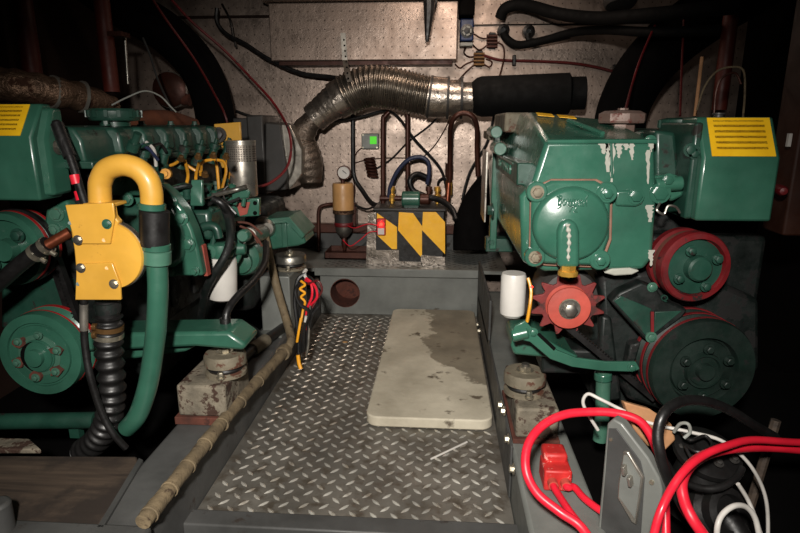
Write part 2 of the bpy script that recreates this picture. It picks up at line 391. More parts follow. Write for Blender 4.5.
# ---------------------------------------------------------------- walls' fittings
# perforated locker on the back wall
a = P(271, 61, 2.62); b = P(458, 8, 2.62)
mb = MB().box((a.x, 2.62, a.z), (b.x, YW-.002, b.z+.03)); lk = build('wall_locker', mb, M['panel_light'], label='pale perforated metal locker box high on the back wall', cat='locker', bevel=.004)
mb = MB().box((a.x+.03, 2.64, a.z-.016), (b.x-.02, YW-.004, a.z-.001)); build('bottom_rail', mb, M['bronze'], lk)
a2 = P(262, 7, 2.60); b2 = P(462, -12, 2.6)
mb = MB().box((a.x-.02, 2.585, b.z+.032), (b.x+.01, YW-.002, 1.45)); build('trim_7', mb, M['panel'], kind='structure', bevel=.003)
# horizontal rail and lower wall band
a = P(250, 231, 2.72); b = P(372, 224, 2.72)
mb = MB().box((a.x, 2.70, a.z), (b.x+.5, YW-.002, b.z)); build('trim_8', mb, M['bronze'], kind='structure', bevel=.003)
a = P(250, 262, 2.74); b = P(600, 232, 2.74)
mb = MB().box((a.x, 2.738, SHZ), (b.x, YW-.0015, P(400, 231, 2.74).z)); build('trim_9', mb, M['grey_dark'], kind='structure')
# panel seam strip at upper right and left
a = P(466, 25, 2.742)
mb = MB().box((a.x, 2.738, P(560, 23.5, 2.74).z-.004), (1.25, YW-.001, P(560, 23.5, 2.74).z)); build('trim_10', mb, M['void'], kind='structure')
a = P(130, 18, 2.742)
mb = MB().box((-1.48, 2.735, P(235, 18, 2.74).z), (P(270, 18, 2.74).x, YW-.001, P(235, 15.5, 2.74).z)); build('trim_11', mb, M['hullside'], kind='structure')

def cable(name, pts, r, m, label, cat='cable', group=None, n=8):
    return build(name, MB().tube(pts, r, n), m, label=label, cat=cat, group=group)
PP = lambda L: [P(*q) for q in L]
# big black hoses arching over each engine
cable('air_hose', PP([(60, -40, 2.25), (120, 5, 2.3), (165, 32, 2.36), (197, 65, 2.42), (212, 100, 2.45), (217, 140, 2.48), (216, 175, 2.52), (222, 205, 2.58), (240, 228, 2.63), (262, 245, 2.64)]), .08, M['void'], 'fat black hose arching down the back wall behind the left engine', 'hose', n=20)  # lower bends added to black out the shade below the blower
cable('air_hose', PP([(830, -75, 2.2), (760, -20, 2.25), (720, 5, 2.3), (672, 40, 2.36), (640, 75, 2.42), (622, 112, 2.46), (618, 150, 2.46), (615, 200, 2.46), (612, 262, 2.5)]), .1, M['void'], 'fat black hose arching down the back wall behind the right engine', 'hose', n=20)
cable('air_hose', PP([(560, 150, 2.6), (520, 168, 2.6), (488, 192, 2.58), (472, 222, 2.53), (470, 250, 2.5)]), .075, M['void'], 'added black hose shape darkening the gap between the striped box and the right engine', 'hose', n=18)  # tube added only to black out the dark gap
# red control cables
cable('control_cable', PP([(147, -10, 2.0), (165, 18, 2.1), (195, 60, 2.2), (215, 95, 2.3), (226, 118, 2.35), (232, 150, 2.3)]), .0042, M['red_dim'], 'thin dark red control cable running down in front of the fat left hose', group=None)
cable('control_cable', PP([(160, -14, 2.2), (190, 20, 2.3), (223, 49, 2.35), (250, 77, 2.35), (275, 105, 2.3), (290, 135, 2.2), (288, 165, 2.15), (270, 183, 2.05), (248, 188, 1.95), (235, 191, 1.9)]), .005, M['red_grimy_dim'], 'long red control cable looping past the blower down to the left engine')
cable('control_cable', PP([(655, 25, 2.2), (640, 60, 2.1), (632, 85, 2.0), (625, 112, 1.6)]), .004, M['red_grimy_dim'], 'red cable dropping to the filler cap of the right engine')
cable('control_cable', PP([(684, 20, 2.2), (682, 60, 2.15), (680, 116, 2.05)]), .004, M['red_dim'], 'dim red cable hanging behind the header tank of the right engine')
# dark cable top left of locker
cable('power_cable', PP([(217, 8, 2.66), (217, 22, 2.66), (226, 34, 2.66), (245, 44, 2.66), (270, 60, 2.66), (300, 73, 2.66), (330, 77, 2.64), (350, 80, 2.62)]), .0095, M['black'], 'thick black cable sagging under the left end of the perforated locker')
cable('loose_cable_end', PP([(222, 4, 2.68), (230, 20, 2.66), (233, 36, 2.66), (236, 47, 2.66)]), .005, M['black'], 'thin black cable tail dangling left of the perforated locker')
cable('power_cable', PP([(236, 111, 2.725), (250, 116, 2.725), (275, 122, 2.725), (300, 126, 2.725), (330, 122, 2.68), (360, 117, 2.68), (385, 111, 2.69), (398, 117, 2.69), (415, 140, 2.69), (440, 168, 2.69), (447, 192, 2.69)]), .0065, M['black'], 'black cable running along the back wall below the foil duct')
# ventilation duct
D = [(311, 183, 2.54), (309, 167, 2.54), (304, 152, 2.54), (301, 139, 2.54), (309, 124, 2.54), (326, 108, 2.54), (345, 96, 2.54), (366, 87, 2.54), (390, 88, 2.54), (412, 93, 2.54), (432, 97, 2.54), (452, 98, 2.54), (473, 98, 2.54)]
sp = spl(PP(D), 10); N = len(sp)
duct = thing('ventilation_duct', (sp[0].x, 2.54, sp[0].z-.09), 'flexible ribbed silver duct with foil tape wraps across the back wall', 'duct')
def seg(i0, i1, rf, m, name, n=24):
    mb = MB(); pts = sp[i0:i1+1]
    mb.tube(pts, .05, n, 0, rf); return build(name, mb, m, duct, ang=60)
seg(0, 44, lambda t: .034+.034*math.sin(math.pi*min(1, t*.85+.1))+.0015*math.sin(t*60), M['foil_dark'], 'wrapped_elbow')
seg(43, 62, lambda t: .056+.026*t+.002*math.sin(t*50), M['foil'], 'foil_wrap')
mb = MB(); pts = []
a, b = 60, 100
fine = spl(sp[a:b+1], 12); NF = len(fine)
build('ribbed_hose', MB().tube(fine, .08, 26, 0, lambda t: .084+.004*math.sin(t*2*math.pi*23)-.012*max(0, t-.7)), M['duct_alu'], duct, ang=70)
seg(98, 108, lambda t: .086-.004*t, M['foil'], 'foil_band')
seg(107, 114, lambda t: .074, M['foil'], 'foil_band')
seg(113, 120, lambda t: .064, M['foil'], 'foil_band')
for i in (99, 108, 114):
    t = (sp[i+1]-sp[i]).normalized(); build('hose_clamp', MB().lathe(sp[i], t, [(.087, -.005), (.087, .005), (.07, .005), (.07, -.005)], 28), M['dark_plastic'], duct)
for i in (45, 57):
    t = (sp[i+1]-sp[i]).normalized(); rt_ = .062 if i < 50 else .08; build('tape_wrap', MB().lathe(sp[i], t, [(rt_, -.02), (rt_+.001, .02), (rt_-.01, .02), (rt_-.01, -.02)], 28), M['foil'], duct)
# silencer
a = P(472, 97, 2.54); b = P(585, 93, 2.5)
r = S(19.5, a); t = (b-a).normalized(); L = (b-a).length
mb = MB().lathe(a, t, [(.06, 0), (r*.93, .02), (r, .04), (r, L*.86), (r*.8, L*.88), (r*.8, L), (.05, L)], 32)
build('silencer', mb, M['black_matte'], label='matt black cylindrical silencer on the end of the silver duct', cat='silencer')
# support strap
a = P(343, 33, 2.6); b = P(349, 82, 2.46)
mb = MB()
sl_ = [a, P(345, 60, 2.6), P(346.5, 70, 2.5), P(348, 76, 2.46), P(350, 82, 2.445)]
mb.loft([[p+V(-.011, 0, 0), p+V(.011, 0, 0), p+V(.011, -.002, 0), p+V(-.011, -.002, 0)] for p in sl_])
st = build('support_strap', mb, M['alu'], label='perforated metal strap holding the silver duct to the locker', cat='strap')
for k in range(8):
    p = P(344+.6*k, 40+5.5*k, (2.6, 2.6, 2.6, 2.6, 2.58, 2.52, 2.475, 2.45)[k])
    build('strap_hole', MB().cyl(p+V(0, -.005, 0), p+V(0, .001, 0), .004, n=10), M['void'], st)
# blower housing
bl = thing('blower_housing', (P(270, 195, 2.5).x, 2.5, P(270, 195, 2.5).z), 'dark grey blower box with a pale cone outlet below the duct end', 'blower')
a = P(238, 190, 2.46); b = P(253, 118, 2.46)
build('back_plate', MB().box((a.x, 2.45, a.z), (b.x, 2.68, b.z)), M['dark_plastic'], bl, bevel=.006)
a = P(252, 194, 2.42); b = P(264, 115, 2.42)
build('flange_plate', MB().box((a.x, 2.40, a.z), (b.x, 2.68, b.z)), M['dark_plastic'], bl, bevel=.008)
c1 = [(265, 190), (287, 190), (290, 182), (280, 124), (266, 122)]
r1 = [P(x, y, 2.4) for x, y in ((265, 192), (286, 190), (288, 175), (280, 124), (265, 122))]
build('casing', MB().prism(r1, (0, .26, 0)), M['dark_plastic'], bl, bevel=.006)
r1 = [P(x, y, 2.41) for x, y in ((281, 126), (289, 192), (287, 191))]
q = [P(x, y, 2.42) for x, y in ((281, 124), (290, 125), (302, 150), (302, 174), (296, 182), (289, 190))]
build('outlet_cone', MB().prism(q, (0, .2, 0)), M['tan'] if 0 else M['alu'], bl, bevel=.004)
# hanging cable brush
hb = thing('hanging_cable_loom', P(428, 42, 2.5), 'dark ragged bundle of cable ties hanging over the pale locker', 'cable loom')
pts = PP([(429, -8, 2.5), (429, 10, 2.5), (428, 26, 2.5), (427, 42, 2.5)])
build('core', MB().tube(pts, .018, 9, 6, lambda t: .026-.02*t**1.5), M['black'], hb)
mb = MB()
for i in range(60):
    t = random.random(); p = pts[0].lerp(pts[-1], t); d = V(random.uniform(-1, 1), random.uniform(-1, .3), random.uniform(-1.4, .1)).normalized()*(.03-.014*t)
    mb.cyl(p, p+d, .002, .0006, 5)
build('bristles', mb, M['dark_plastic'], hb)
cable('hanging_cable', PP([(436, -8, 2.55), (435, 5, 2.55), (432, 14, 2.52)]), .009, M['black'], 'short black cable beside the ragged bundle of cable ties')
# blue sensor box
bx = thing('fan_controller', P(467, 41, 2.68), 'small blue box with a round black dial on the back wall', 'control box')
a = P(460, 41, 2.66); b = P(474, 18, 2.66)
build('case', MB().box((a.x, 2.66, a.z), (b.x, YW-.001, b.z)), M['blue'], bx, bevel=.006)
c = P(467, 31, 2.66); build('dial', MB().lathe(c, (0, -1, 0), [(.028, 0), (.028, .004), (.02, .005), (.008, .009)], 20), M['black'], bx)
for k in range(5):
    a_ = 2*math.pi*k/5; p = c+V(.016*math.cos(a_), -.006, .016*math.sin(a_)); build('vane', MB().cbox(p, (.007, .003, .016), (0, -a_, 0)), M['grey_plastic'], bx)
a = P(460, 46, 2.66); b = P(473, 42, 2.66)
build('lower_cover', MB().box((a.x, 2.665, a.z), (b.x, YW-.001, b.z)), M['grey_plastic'], bx, bevel=.003)
a = P(459, 17, 2.66); b = P(475, -14, 2.66)
mb = MB().box((a.x, 2.62, a.z), (b.x, YW-.001, b.z)); build('cable_box', mb, M['void'], label='black box above the small blue control box', cat='box', bevel=.008)
# terminal blocks and their wires
for (x, y, lb) in ((492, 41, 'upper brown screw terminal block right of the blue box'), (479, 59, 'lower brass screw terminal block below the blue box')):
    tb = thing('terminal_block', P(x, y+5, 2.735), lb, 'terminal block')
    for dy in (-5, -1.5, 2, 5.5):
        for dx in (-3, 3):
            p = P(x+dx*.9, y+dy, 2.735); build('terminal', MB().cyl(p+V(-.012, 0, 0), p+V(.012, 0, 0), .007, n=10), M['dull_brass'] if y > 50 else M['bronze'], tb)
    p = P(x, y, 2.742); build('base', MB().cbox(p, (.03, .012, .07)), M['black'], tb, bevel=.003)
W = 'thin dark wire '
for pts, lb in (
    ([(466, 46, 2.7), (464, 53, 2.73), (470, 57, 2.73), (478, 55, 2.735)], 'from the blue box curving to the lower terminal block'),
    ([(472, 44, 2.7), (479, 50, 2.73), (486, 46, 2.735), (490, 42, 2.735)], 'from the blue box to the upper terminal block'),
    ([(474, 34, 2.72), (481, 38, 2.735), (490, 39, 2.735)], 'from the side of the blue box to the upper terminal block'),
    ([(476, 60, 2.735), (466, 64, 2.735), (460, 68, 2.735), (455, 64, 2.73)], 'from the lower terminal block back to the locker edge'),
    ([(476, 63, 2.735), (466, 72, 2.735), (458, 81, 2.7)], 'from the lower terminal block down to the foil duct'),
    ([(481, 62, 2.735), (489, 67, 2.735), (492, 62, 2.735), (486, 59, 2.735)], 'looping beneath the lower terminal block'),
    ([(496, 42, 2.735), (503, 46, 2.73), (504, 58, 2.72), (499, 78, 2.66)], 'from the upper terminal block down to the black silencer')):
    cable('wire', PP(pts), .0035, M['bronze'], W+lb, 'wire')
cable('cable_run', PP([(483, 55, 2.735), (500, 60, 2.735), (530, 61, 2.735), (570, 63, 2.73), (600, 68, 2.73), (628, 76, 2.72)]), .006, M['red_dim'], 'dark red cable crossing the right of the back wall towards the fat hose')
for (x, y, lb) in ((514, 60.5, 'black cable clip on the dark red wall cable, near the terminal blocks'), (614, 70, 'black cable clip on the dark red wall cable, near the fat hose')):
    p = P(x, y, 2.73); build('cable_clip', MB().cbox(p, (.016, .025, .045)), M['black'], label=lb, cat='clip', bevel=.004)
# black cable bunch at top right
cable('cable_bunch', PP([(503, 32, 2.7), (508, 40, 2.7), (520, 45, 2.68), (545, 40, 2.66), (575, 32, 2.56), (610, 30, 2.4), (650, 32, 2.2), (720, 30, 2.1)]), .017, M['black_matte'], 'thick black cable bunch running right under the wall seam', n=10)
cable('cable_bunch', PP([(500, 18, 2.68), (506, 8, 2.66), (525, 5, 2.64), (560, 14, 2.52), (600, 18, 2.38), (660, 14, 2.12), (740, 6, 2.0)]), .024, M['black_matte'], 'fat sagging black cable bunch along the top right of the back wall', n=12)
cable('cable_bunch', PP([(528, 33, 2.7), (530, 40, 2.7), (545, 41, 2.68), (570, 36, 2.64)]), .012, M['black'], 'short black cable joining the bunch below the wall seam')
for x, y, lb in ((503, 31, 'round black cable gland left end of the black bunch'), (528, 32, 'round black cable gland above the short black cable')):
    p = P(x, y, 2.73); build('cable_gland', MB().lathe(p, (0, -1, 0), [(.026, -.01), (.026, .03), (.014, .035), (.014, .0)], 16), M['black'], label=lb, cat='gland')
p = P(620, 2, 2.3)
build('ceiling_fitting', MB().lathe(p, (0, -.3, -1), [(.06, -.05), (.06, .0), (.05, .015), (.02, .02)], 20), M['dark_plastic'], label='dark round fitting under the deck above the right engine', cat='fitting')
# pipes on the wall
for (x, y0, y1, lb) in ((383, 112, 208, 'brown vertical pipe rising straight from the left of the hazard-striped box'), (407.5, 114, 205, 'brown vertical pipe rising behind the green pump')):
    pts = [P(x, y1, 2.6), P(x, y0+14, 2.6), P(x+1.5, y0+5, 2.6), P(x+6, y0, 2.6)] if x < 400 else [P(x, y1, 2.62), P(x, y0, 2.62)]
    o = build('hydraulic_pipe', MB().tube(pts, .0105, 12), M['bronze'], label=lb, cat='pipe')
cable('power_cable', PP([(353, 111, 2.72), (353, 150, 2.72), (354, 176, 2.72), (362, 190, 2.7), (372, 203, 2.65), (383, 206, 2.6)]), .0105, M['black'], 'black cable running down the wall right of the fuel filter and into the striped box', n=10)
t = thing('looped_pipe', P(463, 195, 2.46), 'brown pipe bent in a tall upturned loop beside the right engine', 'pipe')
build('pipe', MB().tube(PP([(449.5, 182, 2.6), (450, 150, 2.56), (450.5, 128, 2.47), (455, 117, 2.44), (464, 113, 2.44), (473, 117, 2.44), (477, 128, 2.46), (477, 150, 2.5), (478, 176, 2.52)]), .0105, 12), M['bronze'], t)
for y, s_ in ((170, .017), (188, .015)): 
    p = P(449, y, 2.62); build('fitting', MB().cyl(p+V(0, 0, -.03), p+V(0, 0, .03), s_, n=8), M['brass'] if y > 180 else M['bronze'], t)
build('sleeve', MB().cyl(P(447, 206, 2.6), P(449, 180, 2.62), .013), M['copper'], t)
# small wires from wall
for pts, m, lb, r in (
    ([(444, 110, 2.73), (430, 125, 2.73), (408, 142, 2.73), (390, 160, 2.73), (370, 172, 2.73)], 'black', 'black wire slanting down from the loop pipe to the spiral cord', .004),
    ([(451, 114, 2.735), (447, 125, 2.735), (435, 145, 2.735), (420, 160, 2.735)], 'bronze', 'fine brown wire hanging from the foil duct above the striped box', .0025),
    ([(367, 146, 2.735), (357, 152, 2.735), (352, 170, 2.735), (355, 190, 2.72), (352, 205, 2.7)], 'bronze', 'fine brown wire from the grey control box to the fuel filter', .0025),
    ([(355, 163, 2.735), (366, 160, 2.735), (385, 158, 2.735), (410, 158, 2.735)], 'bronze', 'fine brown wire crossing the wall below the grey control box', .0022),
    ([(495, 108, 2.7), (492, 125, 2.7), (486, 145, 2.7), (470, 172, 2.68), (462, 200, 2.66)], 'black', 'black cable from the silencer down behind the right engine', .006)):
    cable('wire', PP(pts), r, M[m], lb, 'wire')
# grey control box with display
cb = thing('control_box', P(370, 149, 2.72), 'small grey wall box with a glowing green display', 'control box')
a = P(361.5, 149, 2.71); b = P(378.5, 133.5, 2.71)
build('case', MB().box((a.x, 2.71, a.z), (b.x, YW-.001, b.z)), M['grey_plastic'], cb, bevel=.005)
a = P(370, 144, 2.708); b = P(376.5, 136.5, 2.708); build('display', MB().box((a.x, 2.7075, a.z), (b.x, 2.711, b.z)), M['lcd'], cb)
for x, y in ((363, 135), (363, 147.5), (377, 147.5)): p = P(x, y, 2.71); build('screw', MB().cyl(p+V(0, -.002, 0), p, .004, n=10), M['zinc'], cb)
# spiral cord
c0 = P(369, 158, 2.71); c1 = P(373, 177, 2.71); pts = []
for i in range(6*10+1):
    t_ = i/60; a_ = t_*12*math.pi; p = c0.lerp(c1, t_); pts.append(p+V(.022*math.cos(a_), .016*math.sin(a_), 0))
build('spiral_cord', MB().tube(pts, .006, 7, 0), M['bronze'], label='dark brown spiral cord hanging below the grey control box', cat='cord')
# brown standpipe left of the filter
cable('standpipe', PP([(318.5, 255, 2.66), (318.5, 230, 2.66), (318.5, 212, 2.66), (322, 206, 2.66), (333, 204, 2.66), (338, 204, 2.63)]), .0085, M['bronze'], 'thin brown pipe bending from the shelf into the tan fuel filter', 'pipe', n=10)
# fuel filter
cx = P(343.5, 213, 2.6)
ff = thing('fuel_filter', P(343.5, 250, 2.6), 'tan canister fuel filter with red ring, metal bowl and gauge on top', 'filter')
def zz(y): return P(343.5, y, 2.6).z
R1 = S(10.5, cx); C = V(cx.x, 2.6, 0)
def lz(name, prof, m, n=28): return build(name, MB().lathe((C.x, C.y, 0), (0, 0, 1), [(r, zz(y)) for r, y in prof], n), m, ff, ang=45)
lz('canister', [(R1*.9, 213), (R1, 212), (R1, 185), (R1*.93, 183), (.01, 183)], M['tan'])
lz('base_ring', [(R1*1.02, 213.2), (R1*1.02, 209.5)], M['foil_dull'])
lz('clear_bowl', [(R1*.84, 223), (R1*.84, 213)], M['dark_plastic'])
lz('red_ring', [(R1*.86, 226), (R1*.9, 224.8), (R1*.9, 222.5), (R1*.86, 222)], M['red_grimy_dim'])
lz('drain_bowl', [(.012, 237.5), (R1*.45, 236), (R1*.78, 231), (R1*.84, 226)], M['steel'])
lz('drain_tap', [(.007, 250), (.012, 246), (.014, 243), (.012, 240), (.01, 237)], M['bronze'], 12)
lz('gauge_stem', [(.009, 183.5), (.009, 177)], M['bronze'], 12)
g = P(344, 172.5, 2.58); gb = build('gauge', MB().lathe(g, (0, -1, 0), [(.031, -.012), (.031, .012), (.027, .013), (.029, .009), (.001, .009)], 24), M['bronze'], ff, ang=30)
build('dial_face', MB().cyl(g+V(0, -.0095, 0), g+V(0, -.0105, 0), .0265, n=24), M['white'], gb)
build('needle', MB().cbox(g+V(.004, -.012, .003), (.022, .002, .003), (0, R(40), 0)), M['black'], gb)
a = P(330, 240, 2.7); b = P(357, 219, 2.7)
build('bracket', MB().box((C.x-.05, 2.64, zz(228)), (C.x+.05, 2.70, zz(205))), M['bronze'], ff, bevel=.003)
a = P(327, 256, 2.56); b = P(369, 251, 2.56)
mb = MB().box((a.x, 2.5, SHZ+.0005), (b.x, 2.66, SHZ+.006))
for q in (((a.x, 2.5, SHZ), (b.x, 2.504, SHZ+.03)), ((a.x, 2.656, SHZ), (b.x, 2.66, SHZ+.03)), ((a.x, 2.5, SHZ), (a.x+.004, 2.66, SHZ+.03)), ((b.x-.004, 2.5, SHZ), (b.x, 2.66, SHZ+.03))): mb.box(*q)
build('drip_tray', mb, M['bronze'], label='shallow brown drip tray on the shelf under the fuel filter', cat='tray', origin=(a.x+.05, 2.58, SHZ))
# hazard-striped box
Yb = 2.44
A = lambda x, y, d=0: P(x, y, Yb)+V(0, d, 0)
hz = thing('battery_box', (A(410, 268).x, Yb+.12, SHZ), 'black box with yellow hazard stripes and silver tape on the shelf', 'box')
a = A(374, 267); b = A(445, 211)
build('case', MB().box((a.x, Yb, SHZ), (b.x, Yb+.24, b.z)), M['hazard_black'], hz, bevel=.006)
for q in (((377, 213), (397, 227), (397, 249), (392, 249), (377, 235)), ((399, 212), (413, 213), (422, 226), (422, 258), (398, 230)), ((423, 212), (436, 212), (445, 222), (445, 254), (422, 230))):
    build('hazard_stripe', MB().prism([A(x, y, -.0025) for x, y in q], (0, .0035, 0)), M['hazard_yellow'], hz)
for q in (((375, 250), (399, 250), (399, 267), (375, 267)), ((399, 261), (422, 262), (422, 267.5), (399, 267.5)), ((421, 255), (445, 257), (445, 268), (421, 268)), ((368, 214), (376, 212), (376, 267), (366, 267))):
    build('foil_tape', MB().prism([A(x, y, -.0045) for x, y in q], (0, .004, 0)), M['foil'], hz)
a = A(377.5, 234); b = A(386, 218)
sw = build('switch_box', MB().box((a.x, Yb-.03, a.z), (b.x, Yb-.001, b.z)), M['red_plastic'], hz, bevel=.004)
build('switch_plate', MB().box((a.x+.005, Yb-.032, a.z+.004), (b.x-.005, Yb-.029, (a.z+b.z)/2-.004)), M['white'], sw)
c = A(382, 223); build('pilot_light', MB().sph((c.x, Yb-.033, c.z), .008), M['led_red'], sw)
lid = MB().box((A(373, 211).x, Yb+.0, A(373, 211).z+.0005), (A(446, 209).x, Yb+.25, A(373, 211).z+.012)); build('lid', lid, M['dark_plastic'], hz, bevel=.004)
zt = A(373, 211).z+.0125
# pump on the lid
pm = thing('transfer_pump', (A(411, 208).x, Yb+.1, zt), 'small green pump sitting on top of the striped box', 'pump')
c = A(411, 205)
build('body', MB().cyl((c.x-.042, Yb+.05, zt+.034), (c.x+.036, Yb+.05, zt+.034), .034), M['green'], pm, bevel=.006)
build('foot', MB().box((c.x-.03, Yb+.02, zt), (c.x+.03, Yb+.09, zt+.01)), M['green_dark'], pm)
build('head', MB().cyl((c.x+.036, Yb+.05, zt+.034), (c.x+.075, Yb+.05, zt+.034), .024), M['bronze'], pm, bevel=.003)
vm = thing('valve_manifold', (A(388, 208).x, Yb+.12, zt), 'brown row of brass valve fittings on top of the striped box', 'valve')
build('rail', MB().cyl((A(376, 207).x, Yb+.15, zt+.024), (A(446, 207).x, Yb+.15, zt+.024), .012), M['bronze'], vm)
for x, m in ((389, 'brass'), (407, 'bronze'), (428, 'bronze'), (437, 'brass')):
    p = A(x, 200); build('valve', MB().lathe((p.x, Yb+.15, zt+.012), (0, 0, 1), [(.016, 0), (.016, .03), (.01, .03), (.01, .045), (.015, .045), (.015, .065), (.008, .066)], 10), M[m], vm)
    build('valve_foot', MB().cyl((p.x, Yb+.15, zt), (p.x, Yb+.15, zt+.014), .008), M[m], vm)
cable('transfer_hose', PP([(389, 200, 2.59), (390, 188, 2.58), (397, 172, 2.57), (408, 160, 2.56), (420, 157, 2.56), (428, 162, 2.56), (429, 174, 2.57), (427, 184, 2.58)]), .0095, M['blue_cable'], 'dark blue hose looping up over the striped box', 'hose', n=10)
cable('transfer_hose', PP([(426, 177, 2.6), (417, 174, 2.59), (410, 180, 2.57), (413, 190, 2.57), (425, 196, 2.57), (440, 200, 2.55), (452, 209, 2.5), (456, 220, 2.46)]), .0125, M['black'], 'black hose curling over the green pump and off to the right', 'hose', n=10)
for pts, lb in (([(382, 232, 2.41), (370, 232, 2.42), (360, 240, 2.43), (350, 246, 2.45), (343, 240, 2.5)], 'thin red wire sagging from the switch towards the fuel filter'), ([(379, 226, 2.41), (368, 224, 2.42), (355, 228, 2.46), (348, 226, 2.52)], 'thin red wire from the switch to the red filter ring')):
    cable('wire', PP(pts), .0022, M['red_cable'], lb, 'wire')
for pts, lb in (([(355, 205, 2.62), (366, 209, 2.6), (374, 207, 2.58), (386, 206, 2.58)], 'black cable end joining the filter to the valve row'), ([(448, 185, 2.68), (444, 178, 2.68), (438, 183, 2.68), (440, 196, 2.62)], 'grey wire looping beside the tall bent pipe')):
    cable('wire', PP(pts), .005, M['black'], lb, 'wire')
# slab on the floor
q = [PZ(x, y, .03) for x, y in ((404, 306), (476, 308))]
n1 = PZ(368, 406, .03); n2 = PZ(494, 415, .03)
x0 = n1.x; x1 = FX1-.012; yn = n1.y-.045; yf = PZ(440, 306, .03).y
def rr(x0, x1, y0, y1, r, k=6):
    out = []
    for cx, cy, a0 in ((x1-r, y0+r, -90), (x1-r, y1-r, 0), (x0+r, y1-r, 90), (x0+r, y0+r, 180)):
        for i in range(k+1):
            a = R(a0+90*i/k); out.append((cx+r*math.cos(a), cy+r*math.sin(a)))
    return out
mb = MB().prism([V(x, y, .0018) for x, y in rr(x0, x1, yn-.018, min(yf, YR-.01), .035)], (0, 0, .03))
build('stone_slab', mb, M['slab'], label='pale stone slab with a dark damp stain lying on the chequer plate', cat='slab', bevel=.004)
print('slab', x0, x1, yn, yf, 'SHZ', SHZ)
a = PZ(431, 459, .004); b = PZ(467, 442, .004)
build('plastic_stick', MB().cyl(a, b, .0026, n=8), M['white'], label='thin white plastic stick lying on the floor in front of the slab', cat='stick')
p = PZ(345, 342, .003)
build('debris_chip', MB().sph(p, .007, 8, (1.6, 1, .3)), M['tan'], label='small tan crumb on the floor plate below the pipe opening', cat='chip')
# conduit along the left stringer
ct = thing('wrapped_conduit', PZ(150, 520, ZS), 'long beige tape-wrapped conduit lying along the left engine bed', 'conduit')
cp = [P(265, 236, 1.8), P(276, 285, 1.74), P(286, 318, 1.7)]
def onS(x, y, h): return PZ(x, y, ZS+h)
main = cp[:2]+[P(285, 316, 1.72), onS(291, 340, .045), onS(284, 352, .022), onS(262, 376, .02), onS(232, 410, .02), onS(200, 450, .02), onS(172, 486, .02), onS(143, 522, .02)]
build('upper_hose', MB().tube(main[:5], .013, 12), M['conduit'], ct)
build('wrapped_hose', MB().tube(main[4:], .0175, 14, 10, lambda t: .0152+.0007*math.sin(t*420)+.0007*math.sin(t*37)), M['conduit'], ct, ang=70)
p = main[4]; build('clamp', MB().lathe(p, main[5]-main[4], [(.022, -.012), (.022, .012), (.015, .012), (.015, -.012)], 16), M['conduit'], ct)
for (x, y) in ((258, 381), (240, 402), (222, 424), (205, 444), (188, 466), (170, 489), (150, 514)):
    p = onS(x, y, .02); build('tie', MB().lathe(p, onS(x-6, y+8, .02)-p, [(.0171, -.003), (.0171, .003), (.015, .004), (.015, -.004)], 14), M['conduit'], ct)
# multicolour cable bundle
lb = thing('cable_bundle', P(300, 372, 1.72), 'tangled bundle of black, red and yellow cables hanging over the walkway edge', 'cables')
def bc(name, pts, r, m): return build(name, MB().tube([P(x, y, Y) for x, y, Y in pts], r, 8), M[m], lb)
bc('black_cable', [(306, 274, 1.72), (298, 280, 1.71), (295, 300, 1.7), (297, 320, 1.69), (299, 345, 1.68), (299, 366, 1.67)], .007, 'black')
bc('black_cable', [(308, 276, 1.72), (303, 290, 1.7), (300, 310, 1.69), (302, 330, 1.68), (301, 352, 1.67)], .006, 'black')
bc('black_cable', [(305, 275, 1.72), (314, 282, 1.7), (315, 300, 1.69), (308, 322, 1.68), (307, 350, 1.67)], .005, 'black')
bc('red_cable', [(305, 280, 1.71), (311, 284, 1.69), (312, 296, 1.68), (307, 310, 1.68), (305, 330, 1.67)], .004, 'red_cable')
bc('red_cable', [(306, 278, 1.7), (315, 286, 1.68), (317, 297, 1.67), (311, 305, 1.68)], .004, 'red_cable')
bc('yellow_spiral_cable', [(301, 281, 1.69), (305, 285, 1.68), (300, 289, 1.68), (305, 293, 1.68), (301, 297, 1.68), (305, 302, 1.68), (303, 310, 1.68), (301, 322, 1.67)], .0038, 'yellow_cable')
bc('yellow_cable', [(301, 318, 1.67), (299, 330, 1.66), (297, 342, 1.66)], .0042, 'yellow_cable')
bc('yellow_plug', [(298, 355, 1.66), (299, 363, 1.655), (301, 369, 1.65)], .006, 'yellow_cable')
bc('grey_cable', [(310, 300, 1.69), (309, 325, 1.68), (308, 345, 1.67), (306, 356, 1.67)], .0045, 'steel')
bc('black_cable', [(306, 276, 1.72), (296, 290, 1.68), (300, 304, 1.67), (309, 312, 1.67), (304, 328, 1.66), (303, 352, 1.66)], .006, 'black')
bc('black_cable', [(310, 278, 1.72), (318, 290, 1.69), (319, 304, 1.69), (312, 316, 1.68), (309, 330, 1.68)], .005, 'black')
bc('red_cable', [(308, 284, 1.69), (318, 281, 1.68), (322, 290, 1.68), (317, 299, 1.68), (312, 308, 1.67)], .0035, 'red_dim')
bc('white_tag', [(306, 316, 1.66), (305.5, 319, 1.66), (305, 322, 1.66)], .004, 'white')
bc('hook', [(306, 270, 1.74), (304, 274, 1.72), (307, 279, 1.71)], .006, 'white')
